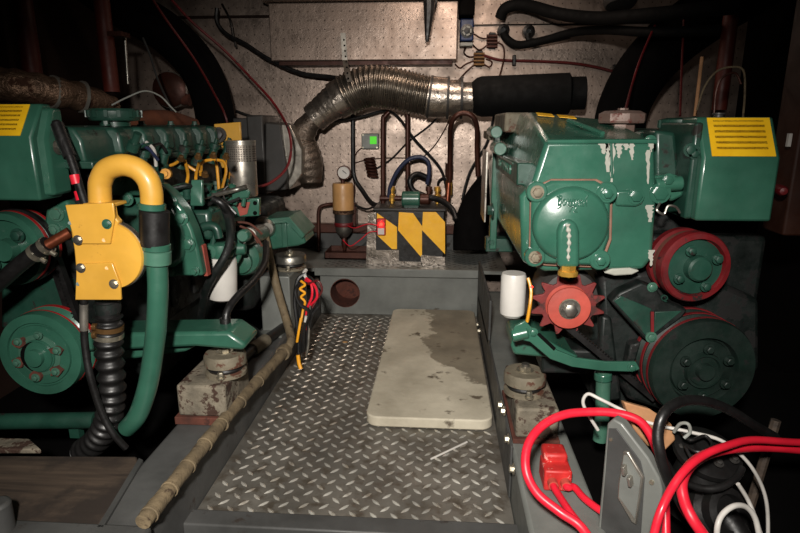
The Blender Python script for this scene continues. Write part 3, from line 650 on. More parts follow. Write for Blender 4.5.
# ---------------------------------------------------------------- beds and mounts
def pt(m, *q): return m
def mount(c, r, h, m1, label):
    # round rubber engine mount: lower flange, rubber disc, cap, stud and nut
    t = thing('engine_mount', c, label, 'engine mount', 'round mounts under the engines'); c = Vector(c)
    build('base_flange', MB().lathe(c, (0, 0, 1), [(r*.98, 0), (r*.98, h*.14), (r*.8, h*.2), (r*.8, .001)], 28), M['mountrubber'], t)
    build('rubber_body', MB().lathe(c, (0, 0, 1), [(r*.78, h*.15), (r*.86, h*.3), (r*.78, h*.5)], 28), M['black'], t)
    build('cap', MB().lathe(c, (0, 0, 1), [(r*.9, h*.42), (r, h*.46), (r, h*.82), (r*.93, h*.92), (r*.4, h*.94)], 28), m1, t)
    build('stud', MB().cyl(c+V(0, 0, h*.9), c+V(0, 0, h*1.25), .009, n=12), M['steel'], t)
    build('nut', MB().hexa(c+V(0, 0, h*.93), (0, 0, 1), .014, h*.2), M['zinc'], t)
    build('side_bolt', MB().hexa(c+V(r*.1, -r*.97, h*.12), (0, 0, 1), .007, .016), M['zinc'], t)
    return t
# left front block
ya = 1.2
bt = P(200, 386, ya).z
a = P(178, 410, ya); b = P(224, 384, ya)
mb = MB().box((a.x, ya, ZS+.02), (b.x, ya+.17, bt)); o = build('bed_block', mb, M['block'], label='flaking painted bed block under the left engine front foot', cat='block', bevel=.006, origin=((a.x+b.x)/2, ya+.1, ZS))
build('shim_plate', MB().box((a.x-.008, ya-.006, ZS+.0005), (b.x+.004, ya+.17, ZS+.02)), M['rust'], o, bevel=.002)
mc = P(225, 366, ya+.07)
LM = V(mc.x, ya+.075, bt+.0005)
mh = P(225, 345, ya+.07).z-bt
mount(LM, .05, max(.035, mh*.78), M['mountrubber'], 'round weathered mount under the large green foot of the left engine')
# left rear block: grey welded box
yb = 1.82
a = P(262, 323, yb); b = P(311, 277, yb)
mb = MB().box((a.x, yb, ZS+.0005), (FX0+.012, yb+.24, b.z)); o = build('bed_block', mb, M['grey'], label='smooth grey steel bed box behind the multicoloured cable bundle', cat='block', bevel=.004)
build('flange', MB().box((a.x, yb-.05, ZS+.0005), (FX0-.01, yb, ZS+.008)), M['grey'], o)
mc = P(290, 272, yb+.1); LM2 = V(mc.x, yb+.11, b.z+.0005)
mount(LM2, .056, .055, M['steel'], 'round bare steel mount on the grey bed box at the left engine rear')
# right front block
yc = 1.17
a = P(511, 425, yc); b = P(560, 410, yc); rt = b.z
mb = MB().box((FX1+.012, yc, ZS+.012), (b.x, yc+.24, rt)); o = build('bed_block', mb, M['block'], label='flaking bed block with rusty edges under the right engine foot', cat='block', bevel=.006, origin=((a.x+b.x)/2, yc+.1, ZS))
build('shim_plate', MB().box((FX1+.006, yc-.006, ZS+.0005), (b.x+.004, yc+.24, ZS+.012)), M['rust'], o, bevel=.002)
mc = P(525, 378, yc+.08)
RM = V(mc.x, yc+.085, rt+.0005)
mount(RM, .048, .056, M['mountrubber'], 'round rust-flecked mount under the teal foot of the right engine')

# ---------------------------------------------------------------- left engine
LE = thing('marine_diesel_engine', (-.85, 1.5, LM.z), 'left green marine diesel engine with yellow elbow pipe and flange plate', 'engine', 'pair of green engines')
def E(name, mb, m, par=None, **k): return build(name, mb, M[m] if isinstance(m, str) else m, par or LE, **k)
# block, front case and head (built as castings with steps)
def outline(L, Y): return [P(x, y, Y) for x, y in L]
xb0, xb1 = -1.02, -.70
mb = MB().box((xb0, 1.34, .30), (xb1, 2.0, .60)); mb.box((xb0+.04, 1.36, .14), (xb1-.03, 1.98, .31)); mb.box((xb0+.02, 1.27, .60), (xb1-.06, 1.99, .706))
for i in range(5): mb.box((xb1-.002, 1.40+i*.13, .33), (xb1+.012, 1.43+i*.13, .58))
E('engine_block', mb, 'green_oily_shade', bevel=.012)
# rocker cover: ribbed side, rounded top
xr = PX(100, 150, -.72)
xr1 = -.755; zt = .795; zb = .718; y0, y1 = 1.2, 1.98
prof = [(-1.0, zb), (xr1, zb), (xr1-.004, zt-.03), (xr1-.02, zt-.004), (xr1-.05, zt), (-.96, zt), (-.99, zt-.03)]
mb = MB().loft([[V(x, y, z) for x, z in prof] for y in (y0, y1)])
rc = E('rocker_cover', mb, 'green_dark', bevel=.006)
for i in range(6):
    yy = 1.342+i*.117
    E('rib', MB().loft([[V(xr1-.02, yy-.026, z), V(xr1-.02, yy+.026, z), V(xr1+d, yy+.02, z), V(xr1+d, yy-.02, z)] for z, d in ((zb+.012, .016), (zt-.02, .014), (zt-.004, .0))]), 'green_dark', rc, bevel=.007, seg=3)
E('cover_flange', MB().box((-1.01, y0-.006, zb-.012), (xr1+.018, y1+.01, zb+.004)), 'green_dark', rc, bevel=.003)
c = P(115, 122, 1.42); ZC = zt
E('filler_cap', MB().lathe((c.x, 1.42, ZC-.002), (0, 0, 1), [(.035, 0), (.035, .012), (.056, .014), (.06, .02), (.06, .036), (.055, .042), (.02, .043)], 30), 'green_dark', rc)
for i in range(14):
    a_ = 2*math.pi*i/14; E('cap_grip', MB().cbox((c.x+.06*math.cos(a_), 1.42+.06*math.sin(a_), ZC+.028), (.008, .008, .016), (0, 0, a_)), 'green_dark', rc)
for i in range(4):
    p = V(xr1-.04, 1.36+i*.17, zt); E('cover_bolt', MB().hexa(p, (0, 0, 1), .008, .012), 'green_dark', rc)
# injectors, fuel lines
for i in range(6):
    yy = 1.36+i*.112; x = xr1+.028; z = .70
    E('injector', MB().lathe((x, yy, z-.02), (.35, 0, 1), [(.017, 0), (.017, .02), (.012, .022), (.012, .045), (.016, .047), (.016, .062), (.006, .064), (.006, .078)], 12), 'green_dark')
def ytube(L, r=.0043, m='yellow_pipe'): return E('fuel_pipe', MB().tube([P(*q) for q in L], r, 8), m)
ytube([(158, 167, 1.5), (172, 165, 1.52), (182, 160, 1.55), (188, 166, 1.55), (200, 172, 1.56), (201, 163, 1.6)])
ytube([(200, 175, 1.56), (202, 163, 1.6), (210, 160, 1.62), (216, 162, 1.62), (219, 190, 1.6), (221, 206, 1.58)])
ytube([(196, 188, 1.5), (196, 175, 1.52), (199, 163, 1.58)])
ytube([(217, 160, 1.7), (224, 162, 1.7), (226, 172, 1.68), (222, 190, 1.62), (222, 204, 1.58)])
ytube([(226, 158, 1.8), (229, 170, 1.76), (227, 186, 1.7), (224, 194, 1.66), (222, 206, 1.6)])
ytube([(185, 161, 1.55), (188, 175, 1.5), (186, 185, 1.48)])
for x, y in ((168, 173), (181, 160), (198, 158), (213, 157), (205, 176), (226, 158)):
    E('pipe_nut', MB().hexa(P(x, y, 1.5), (.3, -.4, .8), .0065, .014), 'dull_brass')
E('banjo_fitting', MB().lathe(P(167, 174, 1.47), (.2, -1, .1), [(.014, 0), (.014, .016), (.008, .016), (.008, .026)], 12), 'yellow_pipe')
for L, m in (([(142, 145, 1.32), (150, 150, 1.34), (158, 160, 1.36)], 'blue_cable'), ([(146, 142, 1.34), (154, 150, 1.36), (156, 166, 1.38)], 'white_wire'), ([(150, 148, 1.36), (160, 144, 1.42), (166, 152, 1.44)], 'black'), ([(133, 150, 1.3), (143, 146, 1.32), (152, 143, 1.36)], 'green_dark')):
    E('sender_wire', MB().tube([P(*q) for q in L], .004, 7), m)
E('temperature_sender', MB().lathe(P(132, 150, 1.3), (.5, -.2, .8), [(.014, 0), (.014, .02), (.009, .02), (.009, .045)], 12), 'green_dark')
# injection pump & manifold clutter on the inner side
mb = MB().box((-.70, 1.46, .50), (-.60, 1.74, .58))
E('injection_pump', mb, 'green_dark', bevel=.012)
for i in range(4): E('pump_element', MB().lathe((-.645, 1.5+i*.065, .578), (0, 0, 1), [(.02, 0), (.02, .02), (.012, .022), (.012, .05), (.015, .052), (.015, .062)], 12), 'green_dark')
def pr(name, L, Y, d, m, par=None, **k): return E(name, MB().prism(outline(L, Y), (0, d, 0)), m, par, **k)
pr('bracket_plate', [(191, 180), (202, 180), (203, 206), (190, 206)], 1.4, .012, 'green', bevel=.002)
pr('pump_flange', [(165, 188), (178, 184), (190, 187), (193, 196), (184, 203), (168, 202)], 1.42, .05, 'green', bevel=.006)
pr('manifold_bracket', [(208, 204), (232, 196), (236, 200), (259, 198), (259, 216), (240, 217), (214, 221), (206, 214)], 1.6, .02, 'green', bevel=.003)
E('primer_patch', MB().prism(outline([(236, 203), (250, 202), (247, 214), (240, 216)], 1.597), (0, .004, 0)), 'patch')
for x, y in ((255, 203), (255, 213), (214, 213)): E('bracket_hole', MB().cyl(P(x, y, 1.597), P(x, y, 1.602), .006, n=12), 'void')
E('water_rail', MB().tube([P(160, 198, 1.42), P(186, 200, 1.45), P(210, 196, 1.5), P(235, 190, 1.55), P(246, 187, 1.55)], .007, 10), 'steel')
E('lift_pump', MB().lathe(P(168, 205, 1.4), (.1, -1, 0), [(.03, -.05), (.034, 0), (.03, .01), (.015, .012), (.015, .02)], 20), 'green')
E('gallery_pipe', MB().tube([P(184, 207, 1.4), P(191, 224, 1.42), P(202, 247, 1.46)], .009, 10), 'green')
E('gallery_pipe', MB().tube([P(238, 232, 1.52), P(240, 252, 1.52), P(236, 262, 1.52)], .007, 10), 'green')
random.seed(21)
for (x, y, Y, r_, h_, m_) in ((176, 196, 1.40, .012, .03, 'green'), (187, 193, 1.42, .009, .028, 'green_dark'), (207, 190, 1.5, .011, .03, 'green_dark'), (215, 196, 1.52, .009, .03, 'green'), (224, 193, 1.58, .012, .028, 'green_dark'), (232, 189, 1.6, .009, .03, 'green'), (158, 180, 1.36, .012, .03, 'green_dark'), (148, 184, 1.34, .010, .026, 'green_dark')):
    E('pump_stud', MB().lathe(P(x, y+5, Y), (random.uniform(-.3, .3), -.2, 1), [(r_*1.3, 0), (r_*1.3, .006), (r_, .007), (r_, h_*.6), (r_*1.2, h_*.62), (r_*1.2, h_*.9), (r_*.5, h_)], 10), m_)
for L, m_, r_ in (([(160, 192, 1.36), (176, 188, 1.38), (190, 186, 1.4), (206, 190, 1.45)], 'green_oily_shade', .006), ([(206, 206, 1.5), (218, 200, 1.5), (228, 206, 1.5), (236, 214, 1.5)], 'black', .005), ([(176, 206, 1.38), (182, 214, 1.38), (180, 226, 1.38)], 'green_dark', .007), ([(212, 208, 1.48), (208, 220, 1.48), (214, 232, 1.48), (212, 246, 1.48)], 'green_dark', .007), ([(228, 186, 1.56), (222, 194, 1.55), (228, 202, 1.54), (240, 198, 1.55)], 'black', .004), ([(236, 190, 1.56), (244, 194, 1.57), (243, 206, 1.57)], 'green', .006)):
    E('small_pipe', MB().tube([P(*q) for q in L], r_, 8), m_)
pr('pump_lever', [(232, 192), (245, 187), (250, 192), (248, 198), (238, 199), (236, 206), (231, 204)], 1.56, .012, 'green', bevel=.003)
pr('bracket_plate', [(176, 210), (186, 208), (190, 222), (182, 226)], 1.44, .02, 'green_dark', bevel=.003)
E('elbow_union', MB().tube([P(196, 232, 1.46), P(206, 226, 1.46), P(216, 228, 1.46), P(219, 238, 1.46)], .012, 12), 'green_dark')
# timing case
tc = [(140, 188), (158, 184), (170, 193), (183, 210), (192, 230), (198, 250), (203, 276), (176, 276), (150, 277), (95, 277), (70, 240), (70, 200), (100, 186)]
E('timing_case', MB().prism(outline(tc, 1.32), (0, .05, 0)), 'green', bevel=.006)
tc2 = [(128, 196), (156, 195), (168, 208), (178, 226), (183, 246), (180, 262), (172, 268), (110, 268), (84, 235), (90, 205)]
E('timing_cover', MB().prism(outline(tc2, 1.295), (0, .03, 0)), 'green', bevel=.01)
tc3 = [(122, 205), (150, 204), (162, 216), (170, 234), (172, 250), (166, 260), (112, 260), (94, 235)]
E('timing_boss', MB().prism(outline(tc3, 1.275), (0, .025, 0)), 'green_dark', bevel=.012)
bolts(LE, [(P(x, y, 1.318), r) for x, y, r in ((181, 218, .013), (188, 244, .013), (173, 201, .009), (195, 271, .008), (172, 271, .01), (166, 230, .009), (178, 258, .01), (160, 189, .008))], M['green'], h=.013)
E('cover_hole', MB().cyl(P(197.5, 271, 1.316), P(197.5, 271, 1.322), .006, n=12), 'void')
pr('gasket_edge', [(199, 244), (203, 246), (208, 276), (204, 276)], 1.345, .02, 'patch')
# canister breather/air filter
c = P(244, 196, 1.78); r = S(14, c); zt_ = P(244, 141, 1.78).z; zm = P(244, 161, 1.78).z
af = E('air_filter_can', MB().lathe((c.x, c.y, c.z), (0, 0, 1), [(r*.95, 0), (r, .006), (r, zt_-c.z-.006), (r*.94, zt_-c.z), (.01, zt_-c.z)], 32), 'alu')
mesh_ = perforated('filter_mesh', (150, 142, 132), .007, .3, .7, .4)
E('mesh_band', MB().lathe((c.x, c.y, 0), (0, 0, 1), [(r*1.01, zm), (r*1.01, zt_-.008)], 32), mesh_, af)
for z in (zt_-.008, zt_-.001): E('rim', MB().lathe((c.x, c.y, z-.003), (0, 0, 1), [(r*1.03, 0), (r*1.03, .006)], 32), 'alu', af)
# yellow lifting bracket
E('lifting_bracket', MB().prism(outline([(214, 124), (240, 122), (241, 140), (230, 146), (231, 168), (222, 168), (214, 150)], 1.95), (0, .012, 0)), 'yellow', bevel=.002)
E('lifting_bracket_knob', MB().hexa(P(219, 135, 1.94), (0, -1, .2), .018, .02), 'dark_plastic')
# oil filter (white) with hoses
c = P(222, 258, 1.5); r = S(14.5, c); zb_ = P(222, 299, 1.5).z
of = E('oil_filter', MB().lathe((c.x-.06*c.z, c.y, 0), (.06, 0, 1), [(r*.75, zb_), (r*.95, zb_+.006), (r, zb_+.014), (r, c.z-.004), (r*.9, c.z+.004), (r*.5, c.z+.006)], 30), 'white')
E('filter_head', MB().lathe((c.x, c.y, c.z+.004), (0, 0, 1), [(r*.8, 0), (r*.9, .01), (r*.8, .035), (.02, .04)], 20), 'green')
for x, y, r_ in ((210, 252, .022), (243, 236, .017), (229, 246, .014)): E('filter_union', MB().lathe(P(x, y, 1.47), (.1, -1, .1), [(r_, -.03), (r_, 0), (r_*.8, .006)], 16), 'green')
E('union_rail', MB().cyl(P(203, 250, 1.5), P(246, 248, 1.52), .018), 'green', bevel=.004)
E('oil_hose', MB().tube([P(224, 206, 1.5), P(229, 222, 1.46), P(230, 240, 1.42), P(225, 256, 1.4), P(214, 274, 1.4), P(206, 290, 1.42), P(203, 304, 1.46), P(201, 316, 1.5)], .0105, 12, 6), 'green_oily_shade')
E('oil_hose', MB().tube([P(213, 199, 1.46), P(222, 204, 1.46), P(230, 216, 1.48), P(232, 232, 1.46)], .010, 12), 'black')
E('drain_hose', MB().tube([P(266, 243, 1.62), P(265, 262, 1.52), P(254, 280, 1.42), P(236, 298, 1.33), P(227, 312, 1.29), P(226, 325, 1.28)], .0095, 12), 'black')
E('hose_tail', MB().cyl(P(225, 318, 1.285), P(226, 328, 1.285), .013), 'black')
# starter motor
sm0 = P(242, 258, 1.62); sm1 = P(262, 250, 1.95)
E('starter_motor', MB().lathe(sm0, sm1-sm0, [(.02, -.02), (.05, 0), (.055, .02), (.055, .2), (.045, .24), (.02, .25)], 24), 'green')
E('starter_nose', MB().lathe(P(241, 262, 1.6), (.1, -1, 0), [(.032, -.02), (.032, .01), (.02, .014)], 18), 'green')
E('solenoid', MB().cyl(P(248, 236, 1.6), P(262, 232, 1.8), .026), 'steel', bevel=.003)
for L in ([(240, 226, 1.58), (252, 232, 1.58), (258, 243, 1.58)], [(236, 222, 1.6), (250, 224, 1.6), (262, 234, 1.62)], [(244, 232, 1.58), (255, 236, 1.57), (262, 246, 1.58)]): E('starter_wire', MB().tube([P(*q) for q in L], .0035, 7), 'rust')
# gearbox and rear foot
mb = MB().box((-.86, 2.0, .22), (-.62, 2.3, .52)); mb.box((-.8, 1.75, .2), (-.60, 2.02, .44))
E('gearbox', mb, 'green_oily_shade', bevel=.03)
q = [(264, 222), (288, 220), (304, 237), (306, 243), (298, 246), (282, 248), (266, 251)]
rf = E('rear_foot', MB().prism(outline(q, 1.84), (0, .14, 0)), 'green', bevel=.006)
E('foot_top', MB().prism(outline([(263, 219), (289, 217), (305, 235), (302, 239), (287, 223), (263, 225)], 1.825), (0, .16, 0)), 'green', rf, bevel=.002)
E('foot_rib', MB().prism(outline([(281, 221), (286, 221), (288, 247), (282, 248)], 1.835), (0, .008, 0)), 'green', rf, bevel=.003)
E('coupling', MB().lathe(P(266, 228, 1.82), (.5, -1, 0), [(.03, -.06), (.034, -.02), (.026, 0), (.03, .004), (.02, .02)], 20), 'steel')
# front foot: box beam to the mount
q0 = [(70, 322), (86, 317), (228, 317), (260, 342), (247, 347), (202, 348), (196, 346), (70, 352)]
ft = E('front_foot', MB().prism(outline([(70, 338), (76, 334), (228, 332), (246, 345), (243, 351), (196, 347), (70, 353)], 1.22), (0, .10, 0)), 'green', bevel=.008)
E('foot_web', MB().prism(outline([(70, 352), (196, 346), (185, 352), (70, 368)], 1.26), (0, .03, 0)), 'green', ft, bevel=.006)
# crank pulley & water pump pulley
def pulley(par, name, c, r, prof, m1, inner, ax=(0, -1, 0)):
    o = build(name, MB().lathe(c, ax, prof, 48), m1, par, ang=30); return o
c = P(40, 355, 1.19); r = S(43.5, c)
cp_ = pulley(LE, 'crank_pulley', c, r, [(r*.7, -.07), (r, -.068), (r, -.055), (r*.86, -.045), (r*.86, -.04), (r*1.0, -.03), (r*1.0, -.016), (r*.98, 0), (r*.78, .001), (r*.77, -.006), (r*.72, -.006), (r*.71, 0), (r*.40, .001), (r*.39, .008), (.001, .008)], M['green'], None)
E('groove_band', MB().ring(c, (0, -1, 0), [(r*.87, -.05), (r*1.005, -.056), (r*1.005, -.068), (r*.87, -.07)], 48), 'red', cp_)
E('groove_band', MB().ring(c, (0, -1, 0), [(r*.87, -.03), (r*1.004, -.029), (r*1.004, -.024), (r*.87, -.024)], 48), 'red', cp_)
E('rust_ring', MB().lathe(c, (0, -1, 0), [(r*.50, -.002), (r*.50, .0022), (r*.24, .0075), (r*.24, -.002)], 30), 'green_rust', cp_)
hub = E('hub_boss', MB().lathe(c+V(.0, -.008, 0), (0, -1, 0), [(r*.36, -.006), (r*.36, .004), (r*.2, .005), (r*.2, .016), (r*.1, .017)], 28), 'green', cp_)
cres = []
for k_ in range(15): a_ = R(95+150*k_/14); cres.append(c+V(r*.37*math.cos(a_), -.0138, r*.37*math.sin(a_)))
for k_ in reversed(range(15)): a_ = R(95+150*k_/14); cres.append(c+V(r*(.37-.09*math.sin(math.pi*k_/14))*math.cos(a_), -.0138, r*(.37-.09*math.sin(math.pi*k_/14))*math.sin(a_)))
E('hub_gap', MB().prism(cres, (0, .003, 0)), 'void', cp_)
for i in range(6):
    a_ = 2*math.pi*(i+.3)/6; q_ = c+V(r*.5*math.cos(a_), 0, r*.5*math.sin(a_))
    if i != 1: E('rust_patch', MB().prism([q_+V(r*.17*random.uniform(.5, 1.15)*math.cos(2*math.pi*k_/11), -.0105, r*.15*random.uniform(.5, 1.15)*math.sin(2*math.pi*k_/11)) for k_ in range(11)], (0, .009, 0)), 'rust', cp_)
for i in range(6):
    a_ = 2*math.pi*(i+.3)/6; E('pulley_bolt', MB().hexa(c+V(r*.53*math.cos(a_), -.0095, r*.53*math.sin(a_)), (0, -1, 0), .007, .009), 'green_rust', cp_)
c = P(6, 250, 1.19); r = S(38, c)
wp = pulley(LE, 'water_pump_pulley', c, r, [(r*.6, -.07), (r, -.066), (r, -.05), (r*.84, -.042), (r*.84, -.036), (r, -.026), (r, -.012), (r*.97, 0), (r*.8, .001), (r*.78, -.012), (r*.3, -.012), (r*.28, .012), (.001, .012)], M['green'], None)
for h0 in (-.067, -.029): E('groove_band', MB().ring(c, (0, -1, 0), [(r*.85, h0+.003), (r*1.005, h0), (r*1.005, h0+.009), (r*.85, h0+.014)], 48), 'red', wp)
E('drive_belt', MB().ring(c, (0, -1, 0), [(r*.95, -.05), (r*1.03, -.05), (r*1.03, -.038), (r*.95, -.038)], 48), 'black', wp)
for i in range(4):
    a_ = 2*math.pi*(i+.5)/4; E('pulley_bolt', MB().hexa(c+V(r*.56*math.cos(a_), -.0, r*.56*math.sin(a_)), (0, -1, 0), .011, .012), 'green_dark', wp)
for (c_, y, dx) in ((P(50, 262, 1.245), 0, 0),):
    a = P(47, 236, 1.24); b = P(80, 330, 1.24)
    mb = MB(); d = (b-a); n_ = d.cross(V(0, 1, 0)).normalized()*.005
    mb.prism([a-n_, a+n_, b+n_, b-n_], (0, .018, 0))
    for i in range(24):
        p = a.lerp(b, (i+.5)/24)-n_*1.4; mb.cbox(p+V(0, .009, 0), (.003, .018, .0035), (0, -math.atan2(d.z, d.x), 0))
    E('drive_belt', mb, 'black')
    a = P(38, 224, 1.28); b = P(70, 322, 1.28); d = b-a; n_ = d.cross(V(0, 1, 0)).normalized()*.006
    E('drive_belt', MB().prism([a-n_, a+n_, b+n_, b-n_], (0, .014, 0)), 'black')
pr('tensioner_bracket', [(46, 206), (66, 200), (74, 214), (72, 232), (52, 236), (44, 222)], 1.24, .03, 'green', bevel=.006)
bolts(LE, [(P(57, 214, 1.238), .012), (P(54, 230, 1.238), .01)], M['green_rust'])
pr('front_casting', [(0, 276), (50, 274), (74, 290), (74, 330), (0, 330)], 1.3, .05, 'green_dark', bevel=.01)
pr('front_casting', [(52, 160), (88, 158), (88, 205), (56, 204)], 1.28, .05, 'green', bevel=.008)
pr('front_casting', [(110, 168), (146, 166), (150, 196), (106, 196)], 1.26, .05, 'green', bevel=.01)
bolts(LE, [(P(x, y, 1.255), .011) for x, y in ((127, 199), (118, 178), (140, 176))], M['green'])
bolts(LE, [(P(x, y, 1.275), .011) for x, y in ((64, 170),)], M['green'])
# yellow flange plate and elbow
Y0 = 1.06
yf = E('flange_plate', MB().prism(outline([(66, 206), (112, 204), (114, 216), (119, 222), (111, 236), (142, 268)[:0] or (112, 300), (77, 300), (76, 272), (74, 250), (70, 226)], Y0), (0, .016, 0)), 'yellow', bevel=.0025)
c = P(109, 256, Y0+.001); r = S(34, c)
rp = E('round_plate', MB().lathe(c, (0, -1, 0), [(r, -.02), (r, 0), (r*.985, .0015), (.001, .0015)], 48), 'yellow')
E('gasket_rim', MB().ring(c, (0, -1, 0), [(r*1.03, -.021), (r*1.03, -.007), (r*.9, -.007), (r*.9, -.021)], 48), 'steel', rp)
E('upper_clamp_plate', MB().prism(outline([(65, 205), (113, 203), (114.5, 217), (110, 244), (75.5, 244), (70, 226)], Y0-.006), (0, .006, 0)), 'yellow', yf, bevel=.0015)
E('lower_clamp_plate', MB().prism(outline([(76, 264), (112, 263), (120, 284), (121, 300), (75, 300), (76, 276)], Y0-.006), (0, .006, 0)), 'yellow', yf, bevel=.0015)
for x, y, m, d in ((107, 224, 'green', .006), (78, 240, 'steel', .006), (137, 254, 'green', -.012), (81, 268, 'steel', .006), (114, 284, 'zinc', .006)):
    E('flange_bolt', MB().hexa(P(x, y, Y0-d), (0, -1, 0), .0068, .006), m, yf)
for x, y in ((70, 223), (104, 240), (107, 268), (78, 284)): E('bolt_hole', MB().cyl(P(x, y, Y0-.0067), P(x, y, Y0-.004), .0038, n=12), 'yellow_pipe' if x > 100 else 'green_dark', yf)
el = [(100.5, 204), (100, 192), (100.5, 182), (106, 171), (116, 166), (127, 165.5), (139, 170), (148, 180), (151.5, 192), (152, 204)]
E('elbow_pipe', MB().tube([P(x, y, Y0+.03) for x, y in el], .0215, 20, 5), 'yellow')
E('elbow_flange', MB().box(P(84, 207, Y0)+V(0, -.004, 0), P(113, 203.5, Y0)+V(0, .05, 0)), 'yellow', bevel=.002)
# hose joint and green drain pipe
def ring(name, x, y0, y1, r, m, Y=Y0+.03): return E(name, MB().lathe(P(x, y1, Y), P(x, y0, Y)-P(x, y1, Y), [(r*.9, 0), (r, .002), (r, (P(x, y0, Y)-P(x, y1, Y)).length-.002), (r*.9, (P(x, y0, Y)-P(x, y1, Y)).length)], 28), m)
ring('hose_collar', 152, 203, 210, .026, 'green'); ring('rubber_joint', 154.5, 210, 246, .0285, 'black'); ring('hose_collar', 156, 243, 250, .028, 'green'); ring('hose_clamp', 157, 250, 264, .0275, 'green_rust')
E('drain_pipe', MB().tube([P(157, 262, 1.09), P(158, 290, 1.09), P(156, 330, 1.09), P(150, 375, 1.09), P(143, 402, 1.09), P(136, 418, 1.09), P(127, 428, 1.1)], .0205, 20, 5, lambda t: .0205-.004*max(0, t-.8)), 'green')
# corrugated suction hose
cr = spl([P(107, 300, 1.1), P(108, 318, 1.1), P(109, 350, 1.1), P(112, 390, 1.1), P(108, 420, 1.1), P(97, 440, 1.11), P(82, 452, 1.14)], 40)
E('corrugated_hose', MB().tube(cr, .03, 20, 0, lambda t: .0265+.0032*math.sin(t*2*math.pi*21) if t > .15 else .023), 'black', ang=70)
for y in (327, 335): 
    E('hose_clamp', MB().lathe(P(108.5, y, 1.1), P(108.5, y-3, 1.1)-P(108.5, y, 1.1), [(.0285, -.005), (.03, -.005), (.03, .005), (.0285, .005)], 28), 'zinc' if y > 330 else 'dull_brass')
    E('clamp_screw', MB().cyl(P(93, y, 1.075), P(97, y, 1.075), .0075), 'dull_brass')
E('hose_spigot', MB().lathe(P(108, 308, 1.1), (0, 0, 1), [(.024, -.01), (.026, 0), (.026, .012), (.022, .014)], 20), 'green_oily_shade')
# horizontal green pipe at lower left
E('drain_pipe', MB().cyl(P(-40, 422, 1.2), P(96, 420, 1.2), .0195, n=20), 'green_dark')
E('pipe_stay', MB().box(P(70, 438, 1.2), P(78, 428, 1.2)+V(0, .02, 0)), 'green_dark')
# black hose with clamps, copper end
E('raw_water_hose', MB().tube([P(-30, 306, 1.1), P(0, 282, 1.1), P(18, 266, 1.1), P(36, 252, 1.1), P(48, 244, 1.1)], .0165, 16), 'black')
E('hose_tail', MB().cyl(P(46, 246, 1.1), P(70, 232, 1.12), .011), 'copper')
for x, y in ((36, 253), (46, 246)):
    E('hose_clamp', MB().lathe(P(x, y, 1.1), P(x+5, y-4, 1.1)-P(x, y, 1.1), [(.018, -.005), (.019, -.005), (.019, .005), (.018, .005)], 24), 'zinc')
    E('clamp_screw', MB().cyl(P(x+5, y+6, 1.085), P(x+10, y+9, 1.085), .005), 'zinc')
# thin black cable looping in front of the pulley
E('breather_tube', MB().tube([P(84, 298, 1.065), P(84, 320, 1.065), P(85, 345, 1.065), P(90, 375, 1.06), P(100, 408, 1.06), P(112, 432, 1.06), P(126, 448, 1.07)], .0075, 12), 'black')
E('tube_end', MB().cyl(P(84, 304, 1.065), P(84, 330, 1.065), .0083), 'alu')
# left header box with sticker: sloped top front
def header_box(par, xl, xr_, ybot, yfold, ytop, Yf, inset, mname, side, label_px, dep):
    a = P(xl, ybot, Yf); b = P(xr_, yfold, Yf); zt2 = P(xl, ytop, Yf+.045).z
    zf = b.z
    prof = [(Yf, a.z), (Yf, zf), (Yf+.045, zt2), (Yf+dep, zt2), (Yf+dep, a.z)]
    x0, x1 = a.x, b.x
    mb = MB()
    # side cheeks chamfered: the front face narrower than the back
    ch = .022
    ins = {0: ch, 1: ch, 2: 0.02, 3: 0, 4: 0}
    rings = []
    for y, z, dx, t in ((0, 0, 0, 0),): pass
    L = [V(x0+(0.0 if side > 0 else 0), y, z) for y, z in prof]
    Rr = [V(x1, y, z) for y, z in prof]
    mb.loft([L, Rr])
    o = build('header_tank', mb, M[mname], par, bevel=.005, seg=2)
    return o, x0, x1, zf, zt2
Yh = 1.12
o, x0, x1, zf, zt2 = header_box(LE, -50, 31, 200, 137, 104, Yh, 0, 'green', 1, None, .075)
# side cheek going back at an angle
q = [(x1-.004, Yh+.012), (x1+.012, Yh+.03), (x1+.012, Yh+.09), (x1-.004, Yh+.09)]
E('side_cheek', MB().loft([[V(x, y, P(0, 200, Yh).z+.006) for x, y in q], [V(x, y, zf-.004) for x, y in q], [V(x, y+(.03 if i < 2 else 0), zt2-.008) for i, (x, y) in enumerate(q)]]), 'green', o, bevel=.006)
E('side_bolt', MB().hexa(V(x1+.012, Yh+.06, P(40, 147, Yh+.06).z), (1, -.2, 0), .011, .012), 'steel', o)
sl = (V(0, .045, zt2-zf)); nrm = V(0, -(zt2-zf), .045).normalized()
def sticker(par, xa, xb, o1, o2, zf, Yh, t0, t1):
    base = V(0, Yh, zf)
    pts = [V(xa, 0, 0)+base+sl*t0, V(xb, 0, 0)+base+sl*t0, V(xb, 0, 0)+base+sl*t1, V(xa, 0, 0)+base+sl*t1]
    return build('instruction_sticker', MB().prism([p+nrm*.0002 for p in pts], nrm*.0014), M['label'], par)
sticker(o, P(-40, 137, Yh).x, P(20, 137, Yh).x, 0, 0, zf, Yh, .03, .97)
# battery lead with red tape
bc_ = E('starter_lead', MB().tube([P(56, 122, 1.16), P(60, 133, 1.15), P(66, 146, 1.14), P(74, 168, 1.13), P(80, 188, 1.12), P(86, 206, 1.11)], .0085, 12), 'black')
E('lead_boot', MB().tube([P(57, 124, 1.155), P(62, 138, 1.148), P(70, 157, 1.138)], .0125, 12), 'black', bc_)
for (x, y) in ((75.5, 180), (80, 196)): E('red_tape', MB().cyl(P(x-1.2, y-5, 1.122), P(x+1.2, y+4, 1.12), .0094), 'red_plastic' if 0 else 'red_cable', bc_)
